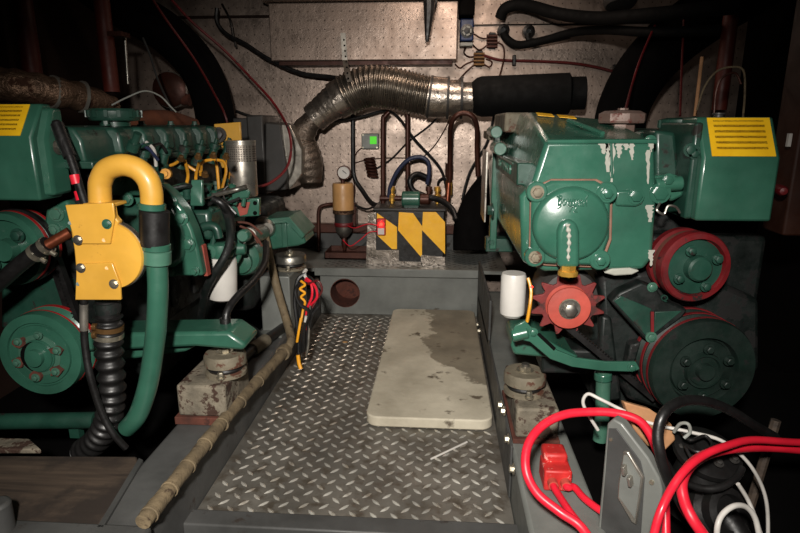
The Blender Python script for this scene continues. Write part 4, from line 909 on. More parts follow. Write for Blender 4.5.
# exhaust manifold, rusty, behind the rocker cover
E('exhaust_manifold', MB().tube([V(-.99, 1.72, .78), V(-.96, 1.84, .81), V(-.92, 1.95, .815), V(-.88, 2.06, .79)], .028, 16), 'rust_orange')
# ---------------------------------------------------------------- right engine
RE = thing('marine_diesel_engine', (.52, 1.5, RM.z), 'right green marine diesel engine with round bolted end cover and brass plug', 'engine', 'pair of green engines')
def F(name, mb, m, par=None, **k): return build(name, mb, M[m] if isinstance(m, str) else m, par or RE, **k)
mb = MB().box((.36, 1.3, .22), (.72, 2.0, .56)); mb.box((.40, 1.32, .10), (.68, 2.0, .24)); mb.box((.42, 1.3, .56), (.7, 2.0, .72))
F('engine_block', mb, 'green_oily_shade', bevel=.012)
# exchanger tank
Yt = 1.15
fr = [(532, 184), (546, 141), (655, 141), (657, 200), (653, 258), (644, 270), (545, 272), (522, 262), (520, 196)]
bk = outline(fr, Yt)
mid = [V(p.x, 1.42, p.z) for p in bk]; end = [V(p.x, 1.95, p.z) for p in bk]
tp = P(560, 112, 1.42).z
for ring_ in (mid, end):
    ring_[1] = V(ring_[1].x+.0, ring_[1].y, tp); ring_[2] = V(ring_[2].x, ring_[2].y, tp-.02)
    ring_[0] = V(ring_[0].x-.012, ring_[0].y, ring_[0].z+.01)
tk = F('exchanger_tank', MB().loft([bk, mid, end]), 'green_worn', bevel=.009, seg=3)
# cap, stickers
c = P(622, 122, 1.36)
F('filler_cap', MB().lathe((c.x, 1.36, P(622, 124, 1.36).z), (0, 0, 1), [(.03, -.03), (.03, 0), (.05, .002), (.052, .006), (.052, .022), (.04, .028), (.012, .03), (.012, .034)], 8), 'rust_cap', tk, ang=20)
mt = (bk[1]+bk[2])/2
def top_pt(x, t):
    a = bk[1].lerp(bk[2], (x-546)/109); b = mid[1].lerp(mid[2], (x-546)/109); return a.lerp(b, t)
for x0_, x1_ in ((556, 576), (582, 603)):
    q = [top_pt(x0_, .86), top_pt(x1_, .86), top_pt(x1_, .98), top_pt(x0_, .98)]
    F('top_sticker', MB().prism([p+V(0, -.0003, .0012) for p in q], (0, 0, .001)), 'hazard_yellow', tk)
# round end cover
Yc = Yt-.028
g = [(541, 184), (552, 179), (597, 179), (611, 186), (613, 196), (612, 240), (604, 262), (596, 268), (545, 266), (531, 262), (529, 250), (530, 200), (533, 190)]
F('cover_gasket', MB().prism(outline(g, Yt-.010), (0, .0095, 0)), 'silicone', bevel=.002)
g2 = [(542, 186), (552, 181), (596, 181), (609, 188), (611, 197), (610, 238), (602, 260), (594, 266), (546, 264), (533, 260), (531, 250), (532, 200), (535, 191)]
ec = F('end_cover', MB().prism(outline(g2, Yc), (0, .018, 0)), 'green_worn', bevel=.006)
c = P(570, 224, Yc); r = S(37, c)
F('cover_dome', MB().lathe(c, (0, -1, 0), [(r*1.02, -.003), (r*1.02, .004), (r*.97, .012), (r*.9, .016), (.001, .019)], 48), 'green_worn', ec, ang=50)
bs = outline([(558, 268), (558, 232), (561, 223), (569, 219), (577, 223), (580, 232), (580, 268)], Yc-.034)
F('cover_boss', MB().prism(bs, (0, .03, 0)), 'green_worn', ec, bevel=.012, seg=4)
pts = [P(568.5, y, Yc-.0345) for y in (224, 228, 233, 238, 244, 250, 256, 261)]
F('salt_streak', MB().tube([p+V(random.uniform(-.0016, .0016), .001, 0) for p in pts], .003, 8, 5, lambda t: .0042*(1-.4*t)+.0014*math.sin(t*37)), 'drip', ec)
F('brass_plug', MB().lathe(P(568, 268, Yc-.026), (0, 0, -1), [(.015, -.005), (.015, .016)], 6), 'brass', ec, ang=20)
F('plug_collar', MB().lathe(P(568, 272, Yc-.026), (0, 0, -1), [(.017, -.003), (.019, 0), (.019, .006), (.01, .007)], 18), 'brass', ec, ang=20)
for x, y in ((537, 192), (607, 193), (535, 257), (600, 260)):
    p = P(x, y, Yc-.001); F('lug', MB().lathe(p, (0, -1, 0), [(.02, -.012), (.02, 0), (.018, .002), (.001, .002)], 22), 'green_worn', ec)
    F('cover_bolt', MB().hexa(p+V(0, -.002, 0), (0, -1, 0), .009, .011), 'green_worn' if x > 570 else 'mountrubber', ec)
cc = P(571, 200, Yc-.0175)
text('cast_lettering', 'Bowman', P(572, 201, Yc-.0175), .03, (1, 0, 0), (0, 0, 1), .0025, M['green_worn'], ec, width=.056, shear=.25)
text('cast_lettering', '72', P(573, 209, Yc-.0185), .018, (1, 0, 0), (0, 0, 1), .0025, M['green_worn'], ec)
for L in ([(557, 196), (560, 199), (558, 203), (561, 206), (557, 209)], [(585, 191), (588, 195), (585, 200), (586, 206)]):
    F('cast_flourish', MB().tube([P(x, y, Yc-.0165) for x, y in L], .0016, 6), 'green_worn', ec)
# panel right of cover: raised pad, drips
F('corner_pad', MB().prism(outline([(616, 191), (640, 190), (645, 196), (643, 204), (636, 207), (616, 206)], Yt-.008), (0, .009, 0)), 'green_worn', tk, bevel=.004)
bolts(tk, [(P(636, 196, Yt-.008), .011), (P(650, 141, Yt+.02), .008)], M['green_worn'])
F('seam_ridge', MB().tube([top_pt(612, .25)+V(0, 0, .001), top_pt(590, .75)+V(0, 0, .001)], .005, 8, 0), 'green_worn', tk)
F('front_ridge', MB().tube([P(547, 142, Yt), P(600, 141.5, Yt-.001), P(656, 141.5, Yt)], .0045, 8), 'green_worn', tk)
F('front_ridge', MB().tube([P(611, 143, Yt), P(612, 178, Yt)], .003, 8, 0), 'green_worn', tk)
random.seed(11)
for (x, y0, y1, w) in ((604, 142, 154, 5), (608, 142, 172, 4.5), (612, 142, 182, 3.2), (619, 142, 158, 4), (626, 142, 150, 4), (632, 142, 160, 3), (651, 142, 152, 3), (648, 150, 184, 2), (650, 205, 222, 4), (651, 250, 266, 3)):
    L = []
    n_ = 11
    for i in range(n_): t = i/(n_-1); L.append((x-w*1.25*(1-.7*t)*random.uniform(.35, 1.2), y0+(y1-y0)*t))
    for i in reversed(range(n_)): t = i/(n_-1); L.append((x+w*1.25*(1-.7*t)*random.uniform(.35, 1.2), y0+(y1-y0)*t))
    F('salt_drip', MB().prism(outline(L, Yt-.0012), (0, .0015, 0)), 'drip', tk)
F('sealant_smear', MB().prism(outline([(604, 273), (612, 269), (630, 268), (640, 271), (632, 275), (615, 276)], Yt-.002), (0, .02, 0)), 'drip', tk, bevel=.003)
# side of tank: nameplate band, bracket strips
xs = bk[7].x
def sd(y, z0, z1, y2, d=.006): return MB().box((xs-d-.004, y, z0), (xs+.02, y2, z1))
zA, zB = P(524, 188, Yt).z, P(530, 166, 1.15).z
npl = F('name_band', MB().box((xs-.012, 1.2, zA), (xs+.03, 1.78, zA+.045)), 'green_dark', tk, bevel=.003)
text('raised_letters', 'BOWMAN', (xs-.012, 1.44, zA+.022), .03, (0, -1, 0), (0, 0, 1), .003, M['green'], npl, width=.26)
F('band_frame', MB().box((xs-.014, 1.27, zA+.038), (xs-.01, 1.62, zA+.041)), 'green', npl)
br = F('tank_bracket', MB().box((xs-.02, 1.68, .44), (xs+.0, 1.72, zA+.09)), 'green', bevel=.003)
F('bracket_bolt', MB().hexa((xs-.02, 1.62, .565), (-1, 0, 0), .014, .016), 'green_dark', br)
F('bracket_bolt', MB().hexa((xs-.012, 1.70, .46), (0, -1, 0), .012, .02), 'green_dark', br)
F('bracket_foot', MB().box((xs-.03, 1.69, .43), (xs+.05, 1.74, .47)), 'green_dark', br, bevel=.003)
F('heat_shield', MB().box((xs-.03, 1.8, .5), (xs-.024, 1.96, zA+.04)), 'alu', bevel=.001)
for z, y_ in ((zA+.06, 1.5), (zA+.10, 1.62)):
    F('pipe_union', MB().cyl((xs-.018, y_, z), (xs-.018, y_+.14, z), .016), 'green', bevel=.002)
F('manifold_outlet', MB().box((xs-.005, 1.55, zA+.1), (xs+.06, 1.85, zA+.15)), 'mountrubber', tk, bevel=.006)
F('manifold_outlet', MB().box((xs-.03, 1.75, zA+.075), (xs+.03, 1.95, zA+.1)), 'mountrubber', tk, bevel=.004)
# header box right
Yh = 1.13
o, x0, x1, zf, zt2 = header_box(RE, 695, 781, 221, 158, 117, Yh, 0, 'green', -1, None, .12)
sl = V(0, .045, zt2-zf); nrm = V(0, -(zt2-zf), .045).normalized()
sticker(o, P(712, 158, Yh).x, P(776, 158, Yh).x, 0, 0, zf, Yh, .03, .97)
F('side_cheek', MB().box((x0-.012, Yh+.02, P(0, 218, Yh).z+.01), (x0+.004, Yh+.2, zt2-.01)), 'green_dark', o, bevel=.005)
bolts(o, [(P(690, 150, Yh+.02), .009), (P(694, 154, Yh+.02), .007)], M['green_dark'])
F('small_vent', MB().lathe(((x0+x1)/2-.02, Yh+.07, zt2-.002), (0, 0, 1), [(.009, 0), (.009, .006), (.012, .007), (.012, .01)], 12), 'dark_plastic', o)
c = P(681, 127, 1.34)
F('oil_filler_cap', MB().lathe((c.x, 1.34, P(681, 131, 1.34).z), (0, 0, 1), [(.03, -.04), (.03, 0), (.045, .002), (.046, .008), (.046, .024), (.03, .028)], 24), 'green_dark')
for i in range(10):
    a_ = 2*math.pi*i/10; F('cap_grip', MB().cbox((c.x+.046*math.cos(a_), 1.34+.046*math.sin(a_), P(681, 131, 1.34).z+.015), (.006, .007, .016), (0, 0, a_)), 'green_dark')
F('rocker_cover', MB().box((.44, 1.3, .68), (.68, 2.0, .785)), 'green_dark', bevel=.02)
pr_ = lambda name, L, Y, d, m, par=None, **k: F(name, MB().prism(outline(L, Y), (0, d, 0)), m, par, **k)
pr_('neck_casting', [(655, 130), (676, 132), (680, 175), (672, 200), (655, 205)], 1.22, .08, 'green_dark', bevel=.008)
pr_('outlet_neck', [(654, 176), (676, 174), (684, 180), (684, 196), (672, 202), (655, 196)], 1.17, .05, 'green', bevel=.006)
F('outlet_pipe', MB().cyl(P(655, 185, 1.16), P(682, 183, 1.16), .014), 'green', bevel=.003)
bolts(RE, [(P(660, 193, 1.15), .014), (P(668, 180, 1.15), .009)], M['green_worn'])
F('loose_wire', MB().tube([P(660, 203, 1.15), P(657, 210, 1.14), P(664, 214, 1.14), P(668, 206, 1.14), P(676, 207, 1.14), P(680, 213, 1.14)], .0025, 7), 'steel')
# upper right pulley
c = P(697, 268, 1.13); r = S(34.5, c)
up = F('water_pump_pulley', MB().lathe(c, (.12, -1, .0), [(r*.8, -.075), (r*1.02, -.07), (r*1.02, -.055), (r*.9, -.045), (r*.9, -.035), (r*1.04, -.025), (r*1.04, -.004), (r*1.0, 0), (r*.86, .001), (r*.83, -.012), (.001, -.012)], 48), 'red_grimy_dim', ang=30)
F('pulley_web', MB().lathe(c, (.12, -1, 0), [(r*.82, -.012), (r*.80, -.006), (r*.38, -.004), (r*.36, .012), (r*.3, .016), (.001, .017)], 36), 'green_dark', up, ang=30)
for i in range(4):
    a_ = R(28+90*i); F('pulley_bolt', MB().hexa(c+V(r*.6*math.cos(a_), -.005+.12*r*.6*math.cos(a_), r*.6*math.sin(a_)), (.12, -1, 0), .0075, .010), 'green_dark', up)
F('groove_lip', MB().ring(c, (.12, -1, 0), [(r*.9, -.036), (r*.98, -.034), (r*.98, -.046), (r*.9, -.048)], 48), 'rust', up)
# crank pulley
c = P(704, 371, 1.12); r = S(53, c)
cp2 = F('crank_pulley', MB().lathe(c, (.1, -1, 0), [(r*.6, -.09), (r*.99, -.085), (r*.99, -.075), (r*.88, -.065), (r*.88, -.06), (r*1.0, -.05), (r*1.0, -.04), (r*.88, -.034), (r*.88, -.03), (r*1.01, -.02), (r*1.01, -.008), (r*.98, 0), (r*.66, .001), (r*.63, -.016), (.001, -.016)], 56), 'green_grimy_dim', ang=30)
for h0 in (-.086, -.052, -.022): F('groove_band', MB().ring(c, (.1, -1, 0), [(r*.88, h0+.001), (r*1.015, h0), (r*1.015, h0+.008), (r*.88, h0+.008)], 56), 'red_grimy_dim', cp2)
F('pulley_web', MB().lathe(c, (.1, -1, 0), [(r*.60, -.016), (r*.58, -.008), (r*.36, -.006), (r*.34, .004), (r*.3, .004), (r*.28, -.002), (r*.16, -.002), (r*.15, .012), (.001, .012)], 36), 'green_grimy_dim', cp2, ang=30)
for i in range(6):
    a_ = R(30+60*i); F('pulley_bolt', MB().hexa(c+V(r*.47*math.cos(a_), -.006+.1*r*.47*math.cos(a_), r*.47*math.sin(a_)), (.1, -1, 0), .0075, .011), 'green_grimy_dim', cp2)
# alternator
c = P(569, 308, 1.15); r = S(21.5, c)
al = F('alternator', MB().lathe(c+V(.012, .05, .004), (0, -1, 0), [(.05, -.13), (.062, -.12), (.064, -.02), (.058, 0), (.03, .004), (.03, .03)], 30), 'dark_plastic', bevel=0)
mb = MB(); R1_ = S(38, c); L = []
nT = 12
for i in range(nT):
    a0 = 2*math.pi*i/nT
    for t, rr_ in ((0, .74), (.12, .74), (.5, 1.0), (.62, .98), (.86, .74)):
        a_ = a0+t*2*math.pi/nT; L.append(c+V(.002+R1_*rr_*math.cos(a_), .02, R1_*rr_*math.sin(a_)*.86))
F('cooling_fan', mb.prism(L, (0, .007, 0)), 'red_fan', al, bevel=.001)
ap = F('pulley', MB().lathe(c, (0, -1, 0), [(r*.9, -.022), (r, -.02), (r*.82, -.012), (r*.82, -.008), (r, -.001), (r*.98, .003), (r*.5, .006), (.001, .006)], 40), 'red_rust', al, ang=30)
F('pulley_nut', MB().hexa(c+V(0, -.006, 0), (0, -1, 0), .014, .016), 'steel', ap)
F('washer', MB().cyl(c+V(0, -.005, 0), c+V(0, -.0075, 0), .022, n=24), 'mountrubber', ap)
F('terminal_light', MB().sph(P(531.5, 287, 1.16), .003), 'led_red', al)
F('alternator_wire', MB().tube([P(528, 278, 1.17), P(531, 290, 1.16), P(530, 305, 1.15), P(527, 322, 1.15)], .0035, 7), 'yellow_pipe', al)
pr_('support_arm', [(515, 326), (525, 321), (534, 330), (556, 350), (576, 358), (606, 362), (636, 362), (640, 369), (634, 372), (602, 371), (572, 367), (550, 359), (530, 342), (517, 339), (512, 333)], 1.115, .007, 'green', bevel=.0015)
pr_('arm_slot', [(536, 334), (540, 333), (556, 348), (554, 351)], 1.1145, .001, 'void')
F('arm_tube', MB().cyl(P(512, 336, 1.12), P(528, 332, 1.12), .013), 'green', bevel=.003)
bolts(RE, [(P(533, 332, 1.114), .0065), (P(632, 367, 1.114), .0065)], M['green'])
F('front_foot', MB().prism(outline([(513, 338), (540, 336), (560, 348), (580, 358), (556, 359), (514, 355), (511, 346)], 1.19), (0, .12, 0)), 'green', bevel=.006)
F('front_foot', MB().box((RM.x+.03, 1.22, RM.z+.062), (.42, 1.3, RM.z+.12)), 'green_oily_shade', bevel=.006)
a = P(561, 322, 1.166); b = P(655, 400, 1.166); d = b-a; n_ = d.cross(V(0, 1, 0)).normalized()*.006
mb = MB().prism([a-n_, a+n_, b+n_, b-n_], (0, .012, 0))
for i in range(36):
    p = a.lerp(b, (i+.5)/36)+n_*1.3; mb.cbox(p+V(0, .006, 0), (.0035, .012, .003), (0, -math.atan2(d.z, d.x), 0))
F('drive_belt', mb, 'black')
a = P(600, 300, 1.17); b = P(660, 250, 1.17); d = b-a; n_ = d.cross(V(0, 1, 0)).normalized()*.005
# triangular bracket casting
tr = pr_('triangle_bracket', [(611, 302), (620, 293), (642, 283), (656, 288), (664, 300), (688, 310), (682, 318), (652, 341), (645, 340)], 1.15, .04, 'green_oily_shade', bevel=.004)
for L in ([(614, 301), (621, 296), (652, 309), (650, 313), (651, 336), (646, 336)], [(655, 312), (682, 311), (654, 334)]):
    F('bracket_recess', MB().prism(outline(L, 1.1485), (0, .004, 0)), 'green_dark', tr, bevel=.001)
pr_('red_edge', [(651, 312), (654, 312), (654, 334), (651, 335)], 1.1465, .006, 'red_grimy_dim', tr)
bolts(tr, [(P(652, 287, 1.148), .007), (P(651, 337, 1.148), .008)], M['green_rust'])
text('cast_mark', 'Q', P(664, 298, 1.149), .018, (1, 0, 0), (0, 0, 1), .003, M['green_dark'], tr)
pr_('front_case', [(600, 275), (690, 270), (760, 300), (760, 370), (690, 420), (628, 400), (604, 340)], 1.21, .06, 'green_oily_shade', bevel=.01)
pr_('rib_casting', [(602, 316), (612, 318), (622, 400), (608, 402), (600, 350)], 1.19, .03, 'green_oily_shade', bevel=.006)
pr_('rib_casting', [(630, 345), (642, 342), (636, 362), (626, 366)], 1.18, .03, 'green_oily_shade', bevel=.005)
# white filter can
c = P(513, 293, 1.3); r = S(12.5, c)
F('fuel_filter_can', MB().lathe((c.x, 1.3, 0), (0, 0, 1), [(r*.7, P(513, 316, 1.3).z), (r*.96, P(513, 313, 1.3).z), (r, P(513, 309, 1.3).z), (r, P(513, 276, 1.3).z), (r*.9, P(513, 273, 1.3).z)], 28), 'white')
# green water pipe down to bilge
F('water_pipe', MB().tube([P(604, 366, 1.17), P(603, 390, 1.17), P(602, 420, 1.17), P(600, 440, 1.17)], .0155, 16), 'green_rust')
F('pipe_collar', MB().cyl(P(603, 372, 1.17), P(603, 380, 1.17), .0185), 'green', bevel=.003)
# hoses between the left bed blocks
bh = thing('bilge_hose', PZ(275, 345, ZS), 'dark bilge hose with a clamped joint beside the left engine bed, below the front foot', 'hose')
z_ = ZS+.02
hp = [PZ(x, y, z_) for x, y in ((232, 368), (252, 350), (266, 340), (280, 330), (296, 318))]
build('hose', MB().tube(hp, .016, 14), M['black'], bh)
build('joint', MB().cyl(hp[1], hp[2], .021), M['mountrubber'], bh, bevel=.003)
build('branch', MB().tube([PZ(262, 343, z_), PZ(258, 334, z_), PZ(248, 326, z_), PZ(236, 322, z_)], .012, 12), M['green_oily_shade'], bh)
# ---------------------------------------------------------------- upper left background
mb = MB().tube([P(-30, 82, 1.35), P(0, 84, 1.36), P(30, 88, 1.38), P(60, 93, 1.42), P(85, 98, 1.48), P(110, 108, 1.56)], .04, 18, 8, lambda t: .042-.010*t+.002*math.sin(t*45))
wr = build('lagged_exhaust_pipe', mb, M['foil_dull'], label='brown foil-lagged exhaust pipe above the left header tank', cat='pipe')
for x, y, Y in ((53, 92, 1.41), (82, 97, 1.47)):
    build('foil_seam', MB().lathe(P(x, y, Y), P(x+5, y+1, Y+.01)-P(x, y, Y), [(.0385, -.004), (.04, -.004), (.04, .004), (.0385, .004)], 18), M['alu'], wr)
def vpipe(x, w, y1, Y, m, label):
    a = P(x, y1, Y); r = S(w/2, a); o = build('vertical_pipe', MB().cyl((a.x, Y, a.z), (a.x, Y, 1.455), r, n=20), M[m], label=label, cat='pipe'); return o
vpipe(34, 18, 82, 2.0, 'orange_pipe', 'broad orange-brown vertical pipe at the far top left')
vpipe(112, 15, 92, 2.1, 'orange_pipe', 'slim orange-brown vertical pipe left of the red control cables')
build('pale_rod', MB().cyl(P(128, 84, 2.2), P(125, 38, 2.2), .006), M['steel'], label='thin pale rod standing right of the slim orange-brown pipe', cat='rod')
build('pipe_clip', MB().box(P(96, 36, 2.08), P(121, 31, 2.08)+V(0, .06, 0)), M['bronze'], label='dark clip band around the slim orange-brown pipe', cat='clip')
p = P(141, 33, 2.3)
build('red_knob', MB().lathe(p, (0, -1, 0), [(.018, -.02), (.02, 0), (.012, .012)], 16), M['red'], label='small dark red knob high up right of the pale rod', cat='knob')
cable('wire', PP([(143, 38, 2.28), (150, 55, 2.25), (158, 80, 2.2), (168, 102, 2.1), (172, 112, 2.05)]), .004, M['grey_dark'], 'thin grey wire hanging from the dark red knob', 'wire')
cable('wire', PP([(112, 105, 1.5), (128, 97, 1.55), (145, 91, 1.6), (160, 96, 1.65), (170, 106, 1.68), (176, 112, 1.7)]), .0022, M['grey_plastic'], 'pale wire arcing over the left rocker cover', 'wire')
dv = thing('strainer', P(180, 105, 2.45), 'dim reddish round strainer on the wall inside the left hose arch', 'strainer')
c = P(171, 90, 2.6)
build('body', MB().lathe(c, (0, -1, 0), [(.07, -.1), (.075, -.03), (.075, .02), (.06, .03), (.02, .034)], 24), M['bronze'], dv)
build('strap', MB().lathe(c, (0, -1, 0), [(.077, -.01), (.079, -.01), (.079, .008), (.077, .008)], 24), M['steel'], dv)
build('outlet', MB().cyl(P(172, 98, 2.6), P(190, 100, 2.6), .025), M['rust'], dv)
# ---------------------------------------------------------------- upper right background
vpipe(719, 14, 110, 2.1, 'orange_pipe', 'orange-brown vertical pipe behind the right header tank')
build('leaning_rod', MB().cyl(P(695, 116, 1.7), P(702, 57, 1.72), .0045), M['wood_pale'], label='thin pale rod leaning behind the right header tank', cat='rod')
cable('wire', PP([(697, 110, 1.6), (704, 88, 1.6), (716, 72, 1.6), (731, 67, 1.6), (743, 70, 1.6), (745, 90, 1.6), (743, 118, 1.55)]), .0026, M['conduit'], 'tan wire looping up behind the right header tank', 'wire')
cable('wire', PP([(714, 115, 1.62), (716, 92, 1.62), (722, 78, 1.62), (735, 73, 1.62), (741, 84, 1.62)]), .003, M['bronze'], 'brown wire looping inside the tan wire', 'wire')
a = P(797, 240, 1.45); b = P(782, 240, 1.45)
mb = MB().box((b.x, 1.45, P(790, 236, 1.45).z), (a.x+.06, 1.55, 1.455)); po = build('wooden_post', mb, M['wood_post'], label='reddish-brown wooden post at the right edge of the room', cat='post', bevel=.006)
p = P(788, 140, 1.45); build('white_clip', MB().cbox(p+V(0, -.004, 0), (.008, .008, .03)), M['white'], po)
p = P(783, 191, 1.4)
build('pilot_lamp', MB().lathe(p, (-.3, -1, 0), [(.012, -.045), (.012, 0), (.008, .008), (.001, .01)], 14), M['red_grimy_dim'], label='small red lamp beside the wooden post below the sticker', cat='lamp')
# battery behind? dark shelf of hull side
q = [PZ(x, y, .1) for x, y in ((600, 450), (900, 430), (1000, 560), (600, 560))]
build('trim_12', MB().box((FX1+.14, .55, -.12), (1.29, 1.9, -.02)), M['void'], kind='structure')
# ---------------------------------------------------------------- connectors and cables at lower right
# grey socket plate
pz = lambda x, y, d: P(x, y, d)
Ya = .86
plt = [(610, 421, .92), (620, 424, .92), (650, 462, .86), (658, 478, .85), (655, 540, .82), (597, 540, .84), (603, 470, .89), (606, 440, .91)]
pp = [P(*q) for q in plt]
c = sum(pp, V(0, 0, 0))/len(pp)
# fit: flat panel turned towards the walkway
u = V(math.cos(R(-38)), math.sin(R(-38)), 0); nrm2 = V(-u.y, u.x, 0)  # normal pointing back
o0 = P(625, 470, .88)
def onp(x, y, d=0):
    r_ = ray(x, y); t = (o0-CAM).dot(nrm2)/r_.dot(nrm2); return CAM+r_*t+nrm2*d
sp_ = thing('socket_panel', onp(630, 540), 'grey painted metal panel with a recessed socket, standing among the cables', 'socket panel')
oL = [(607, 424), (613, 419), (622, 424), (648, 458), (659, 478), (662, 490), (656, 556), (595, 556), (603, 470)]
build('panel', MB().prism([onp(x, y) for x, y in oL], nrm2*.022), M['grey'], sp_, bevel=.003)
iL = [(609, 428), (617, 428), (641, 461), (645, 478), (640, 552), (599, 552), (606, 470)]
build('front_plate', MB().prism([onp(x, y, -.002) for x, y in iL], nrm2*.002), M['grey_dark'], sp_, bevel=.001)
so = build('socket_frame', MB().prism([onp(x, y, -.008) for x, y in ((625, 449), (630, 450), (645, 475), (643, 490), (638, 523), (633, 520), (619, 496), (620, 480))], nrm2*.006), M['alu'], sp_, bevel=.002)
build('socket_face', MB().prism([onp(x, y, -.0095) for x, y in ((626, 453), (629, 453), (642.5, 476), (641, 490), (637, 516), (621, 494), (622, 480))], nrm2*.002), M['grey'], so)
for x, y in ((628, 466), (634, 477)): build('socket_pin', MB().prism([onp(x-2.5, y-5, -.022), onp(x+1, y-4, -.022), onp(x+2, y+5, -.022), onp(x-1, y+4, -.022)], nrm2*.013), M['alu'], so, bevel=.001)
build('screw', MB().cyl(onp(652, 482, -.003), onp(652, 482, .003), .004, n=12), M['zinc'], sp_)
build('screw', MB().cyl(onp(611.5, 439, -.004), onp(611.5, 439, .0), .003, n=12), M['zinc'], sp_)
# red twin connector lying on the stringer
rc_ = thing('cable_connector', PZ(556, 480, ZS), 'scuffed red twin plug with two red leads on the right engine bed', 'plug')
base = PZ(556, 492, ZS+.0)
yq = base.y
A2 = lambda x, y: P(x, y, yq)
a = A2(541, 487); b = A2(573, 450)
q = [A2(x, y) for x, y in ((543, 453), (566, 450), (572, 470), (573, 478), (546, 491), (545, 478))]
mb = MB().box((A2(545, 470).x, yq, ZS+.001), (A2(573, 470).x, yq+.06, ZS+.045)); build('housing', mb, M['red_plastic'], rc_, bevel=.004)
build('housing_shell', MB().box((A2(545, 470).x+.003, yq+.03, ZS+.04), (A2(573, 470).x-.003, yq+.075, ZS+.062)), M['red_plastic'], rc_, bevel=.006)
z = ZS+.022
for k_, (x0_, L) in enumerate(((A2(553, 470).x, [(560, 497), (570, 512), (582, 528), (592, 545)]), (A2(566, 470).x, [(574, 487), (583, 497), (594, 506), (606, 514)]))):
    st_ = V(x0_, yq-.004, z)
    pts = [st_+V(0, .008, 0), st_+V(0, -.012, 0)]+[PZ(x, y, ZS+.018) for x, y in L]
    build('lead', MB().tube(pts, .0068, 12), M['red_cable'], rc_)
    build('crimp', MB().cyl(st_+V(0, .006, 0), st_+V(0, -.010, 0), .0095), M['red_rust'], rc_)
# thick red, black cables: routed in space
def cb(pts, r, m, lb, cat='cable'): return cable('battery_cable' if r > .005 else 'wire', PP(pts), r, M[m], lb, cat, n=14)
cb([(600, 560, .80), (582, 528, .82), (560, 512, .84), (537, 493, .86), (526, 470, .88), (528, 445, .91), (542, 426, .94), (563, 415, .96), (588, 412, .97), (615, 413, .97), (638, 420, .96), (650, 434, .95), (656, 448, .94), (664, 470, .93), (665, 500, .9), (666, 545, .86)], .0078, 'red_cable', 'thick red cable looping over the red plug and behind the socket panel')
cb([(651, 556, .74), (655, 530, .75), (662, 508, .76), (672, 488, .78), (686, 469, .8), (704, 455, .83), (726, 446, .86), (752, 440, .9), (790, 442, .94), (840, 444, .98)], .0062, 'red_cable', 'thin red cable sweeping from the socket panel foot to the right edge')
cb([(716, 556, .76), (704, 536, .77), (692, 518, .78), (684, 500, .8), (682, 482, .82), (690, 466, .85), (708, 454, .88), (735, 448, .91), (770, 447, .95), (810, 450, .98), (850, 452, 1.0)], .0085, 'red_cable', 'thick red cable curving down in front of the black fittings')
cb([(706, 540, .84), (692, 520, .84), (678, 498, .84), (667, 475, .84), (660, 452, .84), (658, 432, .85), (663, 415, .86), (675, 404, .88), (692, 400, .9), (712, 403, .92), (733, 412, .94), (752, 424, .96), (775, 437, 1.0)], .0085, 'black', 'thick black cable arching in front of the right crank pulley')
cb([(598, 430, 1.02), (588, 414, 1.02), (583, 402, 1.02), (588, 394, 1.02), (600, 399, 1.01), (622, 410, 1.0), (650, 423, .99), (690, 432, .97), (720, 440, .96), (742, 456, .95), (757, 476, .95), (766, 500, .95), (768, 530, .94), (766, 565, .92)], .0032, 'white_wire', 'long white wire looping from the green water pipe over the black fittings', 'wire')
cb([(738, 484, .9), (748, 500, .9), (756, 520, .88), (764, 545, .86)], .0035, 'white_wire', 'grey-white wire dropping over the black fittings at lower right', 'wire')
cb([(718, 556, .78), (717, 530, .78), (722, 515, .79), (734, 506, .8), (746, 507, .81), (755, 518, .81), (760, 540, .8)], .0042, 'white_wire', 'white wire in a small hoop at the bottom right', 'wire')
cb([(664, 460, .9), (676, 476, .9), (696, 487, .9), (718, 488, .9), (736, 478, .92), (742, 468, .94)], .0062, 'black', 'black cable sagging across the black fittings')
# pale broken wood behind the panel
q = [(624, 402), (650, 409), (672, 424), (676, 440), (664, 452), (648, 446), (634, 430)]
build('wood_offcut', MB().prism([P(x, y, .99) for x, y in q], (0.0, .022, -.006)), M['wood_pale'], label='pale broken wood offcut behind the grey socket panel', cat='wood', bevel=.003)
build('wood_batten', MB().cyl(P(738, 545, 1.04), P(776, 420, 1.06), .009, n=8), M['wood'], label='thin wooden stick leaning in the dark at lower right', cat='stick')
# black seacock assembly
sc = thing('seacock', PZ(712, 540, -.02) if 0 else P(712, 540, .95), 'black valve body with flanges and clamps beneath the tangled cables', 'valve')
c = P(706, 455, 1.0)
build('top_flange', MB().lathe(c, (.1, -.35, 1), [(.05, -.01), (.06, 0), (.06, .01), (.045, .016), (.03, .018), (.03, .03), (.012, .032)], 24), M['black'], sc)
build('neck', MB().lathe(c, (-.05, .2, -1), [(.04, 0), (.036, .05), (.045, .055), (.045, .075), (.03, .08)], 24), M['black'], sc)
c2 = P(722, 512, .93)
build('union', MB().lathe(c2, (.25, -.7, .5), [(.05, -.05), (.05, -.01), (.042, 0), (.042, .02), (.03, .024), (.03, .006), (.001, .006)], 24), M['black'], sc)
for i in range(8):
    a_ = 2*math.pi*i/8; p = c+V(.047*math.cos(a_), .047*math.sin(a_), .012); build('flange_bolt', MB().hexa(p, (.1, -.35, 1), .006, .008), M['dark_plastic'], sc)
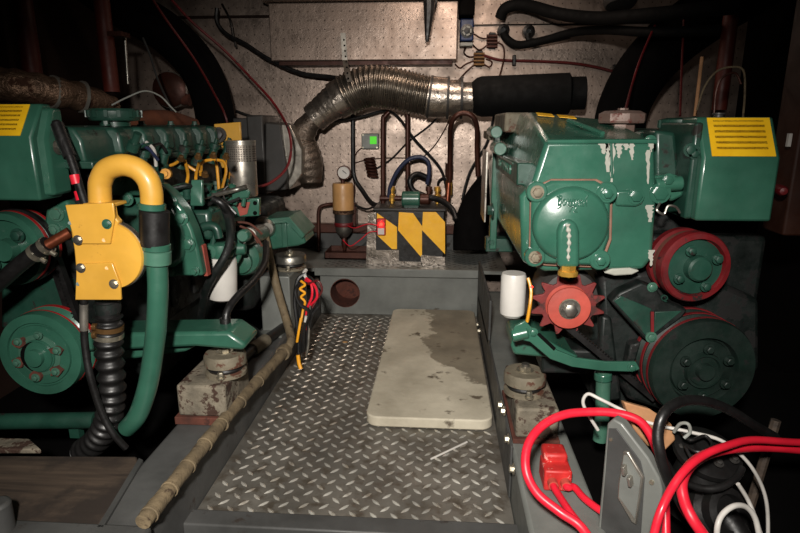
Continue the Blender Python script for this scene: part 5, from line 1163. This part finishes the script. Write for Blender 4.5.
build('outlet_hose', MB().tube([P(722, 512, .93), P(735, 530, .91), P(748, 556, .88)], .022, 16), M['black'], sc)
build('body', MB().lathe(P(700, 485, 1.0), (.1, 0, 1), [(.03, -.07), (.05, -.06), (.055, 0), (.045, .05), (.03, .06)], 24), M['black'], sc)
random.seed(5)
for lb, L in (('tangled black wire beside the valve flange', [(680, 430, .98), (690, 440, .95), (705, 436, .96), (712, 446, .94), (698, 452, .93), (686, 446, .95), (692, 460, .93)]), ('short grey wire curl above the black valve', [(674, 432, .97), (680, 424, .96), (688, 424, .95), (690, 432, .95), (684, 438, .95)])):
    cable('wire', PP(L), .003, M['black'] if 'black' in lb[:14] else M['grey_plastic'], lb, 'wire')
# ---------------------------------------------------------------- light
def spot(name, loc, target, power, ang, blend, col, size=.03):
    l = bpy.data.lights.new(name, 'SPOT'); l.energy = power; l.spot_size = R(ang); l.spot_blend = blend; l.color = col; l.shadow_soft_size = size
    o = bpy.data.objects.new(name, l); COL.objects.link(o); o.location = loc
    o.rotation_euler = (Vector(target)-Vector(loc)).to_track_quat('-Z', 'Y').to_euler(); return o
def area(name, loc, target, power, sx, sy, col):
    l = bpy.data.lights.new(name, 'AREA'); l.shape = 'RECTANGLE'; l.size = sx; l.size_y = sy; l.energy = power; l.color = col
    o = bpy.data.objects.new(name, l); COL.objects.link(o); o.location = loc
    o.rotation_euler = (Vector(target)-Vector(loc)).to_track_quat('-Z', 'Y').to_euler(); return o
spot('hand_torch', (-.08, -.2, 1.08), (-.16, 1.5, .1), 190, 84, 1.0, (1.0, .95, .88), .04)
area('deckhead_lamp', (.05, 2.2, 1.40), (.05, 2.55, .3), 3, .4, .15, (1.0, .80, .66))
w = bpy.data.worlds.new('world'); SC.world = w; w.use_nodes = True
w.node_tree.nodes['Background'].inputs[0].default_value = (.02, .016, .014, 1); w.node_tree.nodes['Background'].inputs[1].default_value = .4
SC.view_settings.view_transform = 'Standard'; SC.view_settings.look = 'None'; SC.view_settings.gamma = 1; SC.view_settings.use_curve_mapping = False
SC.view_settings.exposure = 0
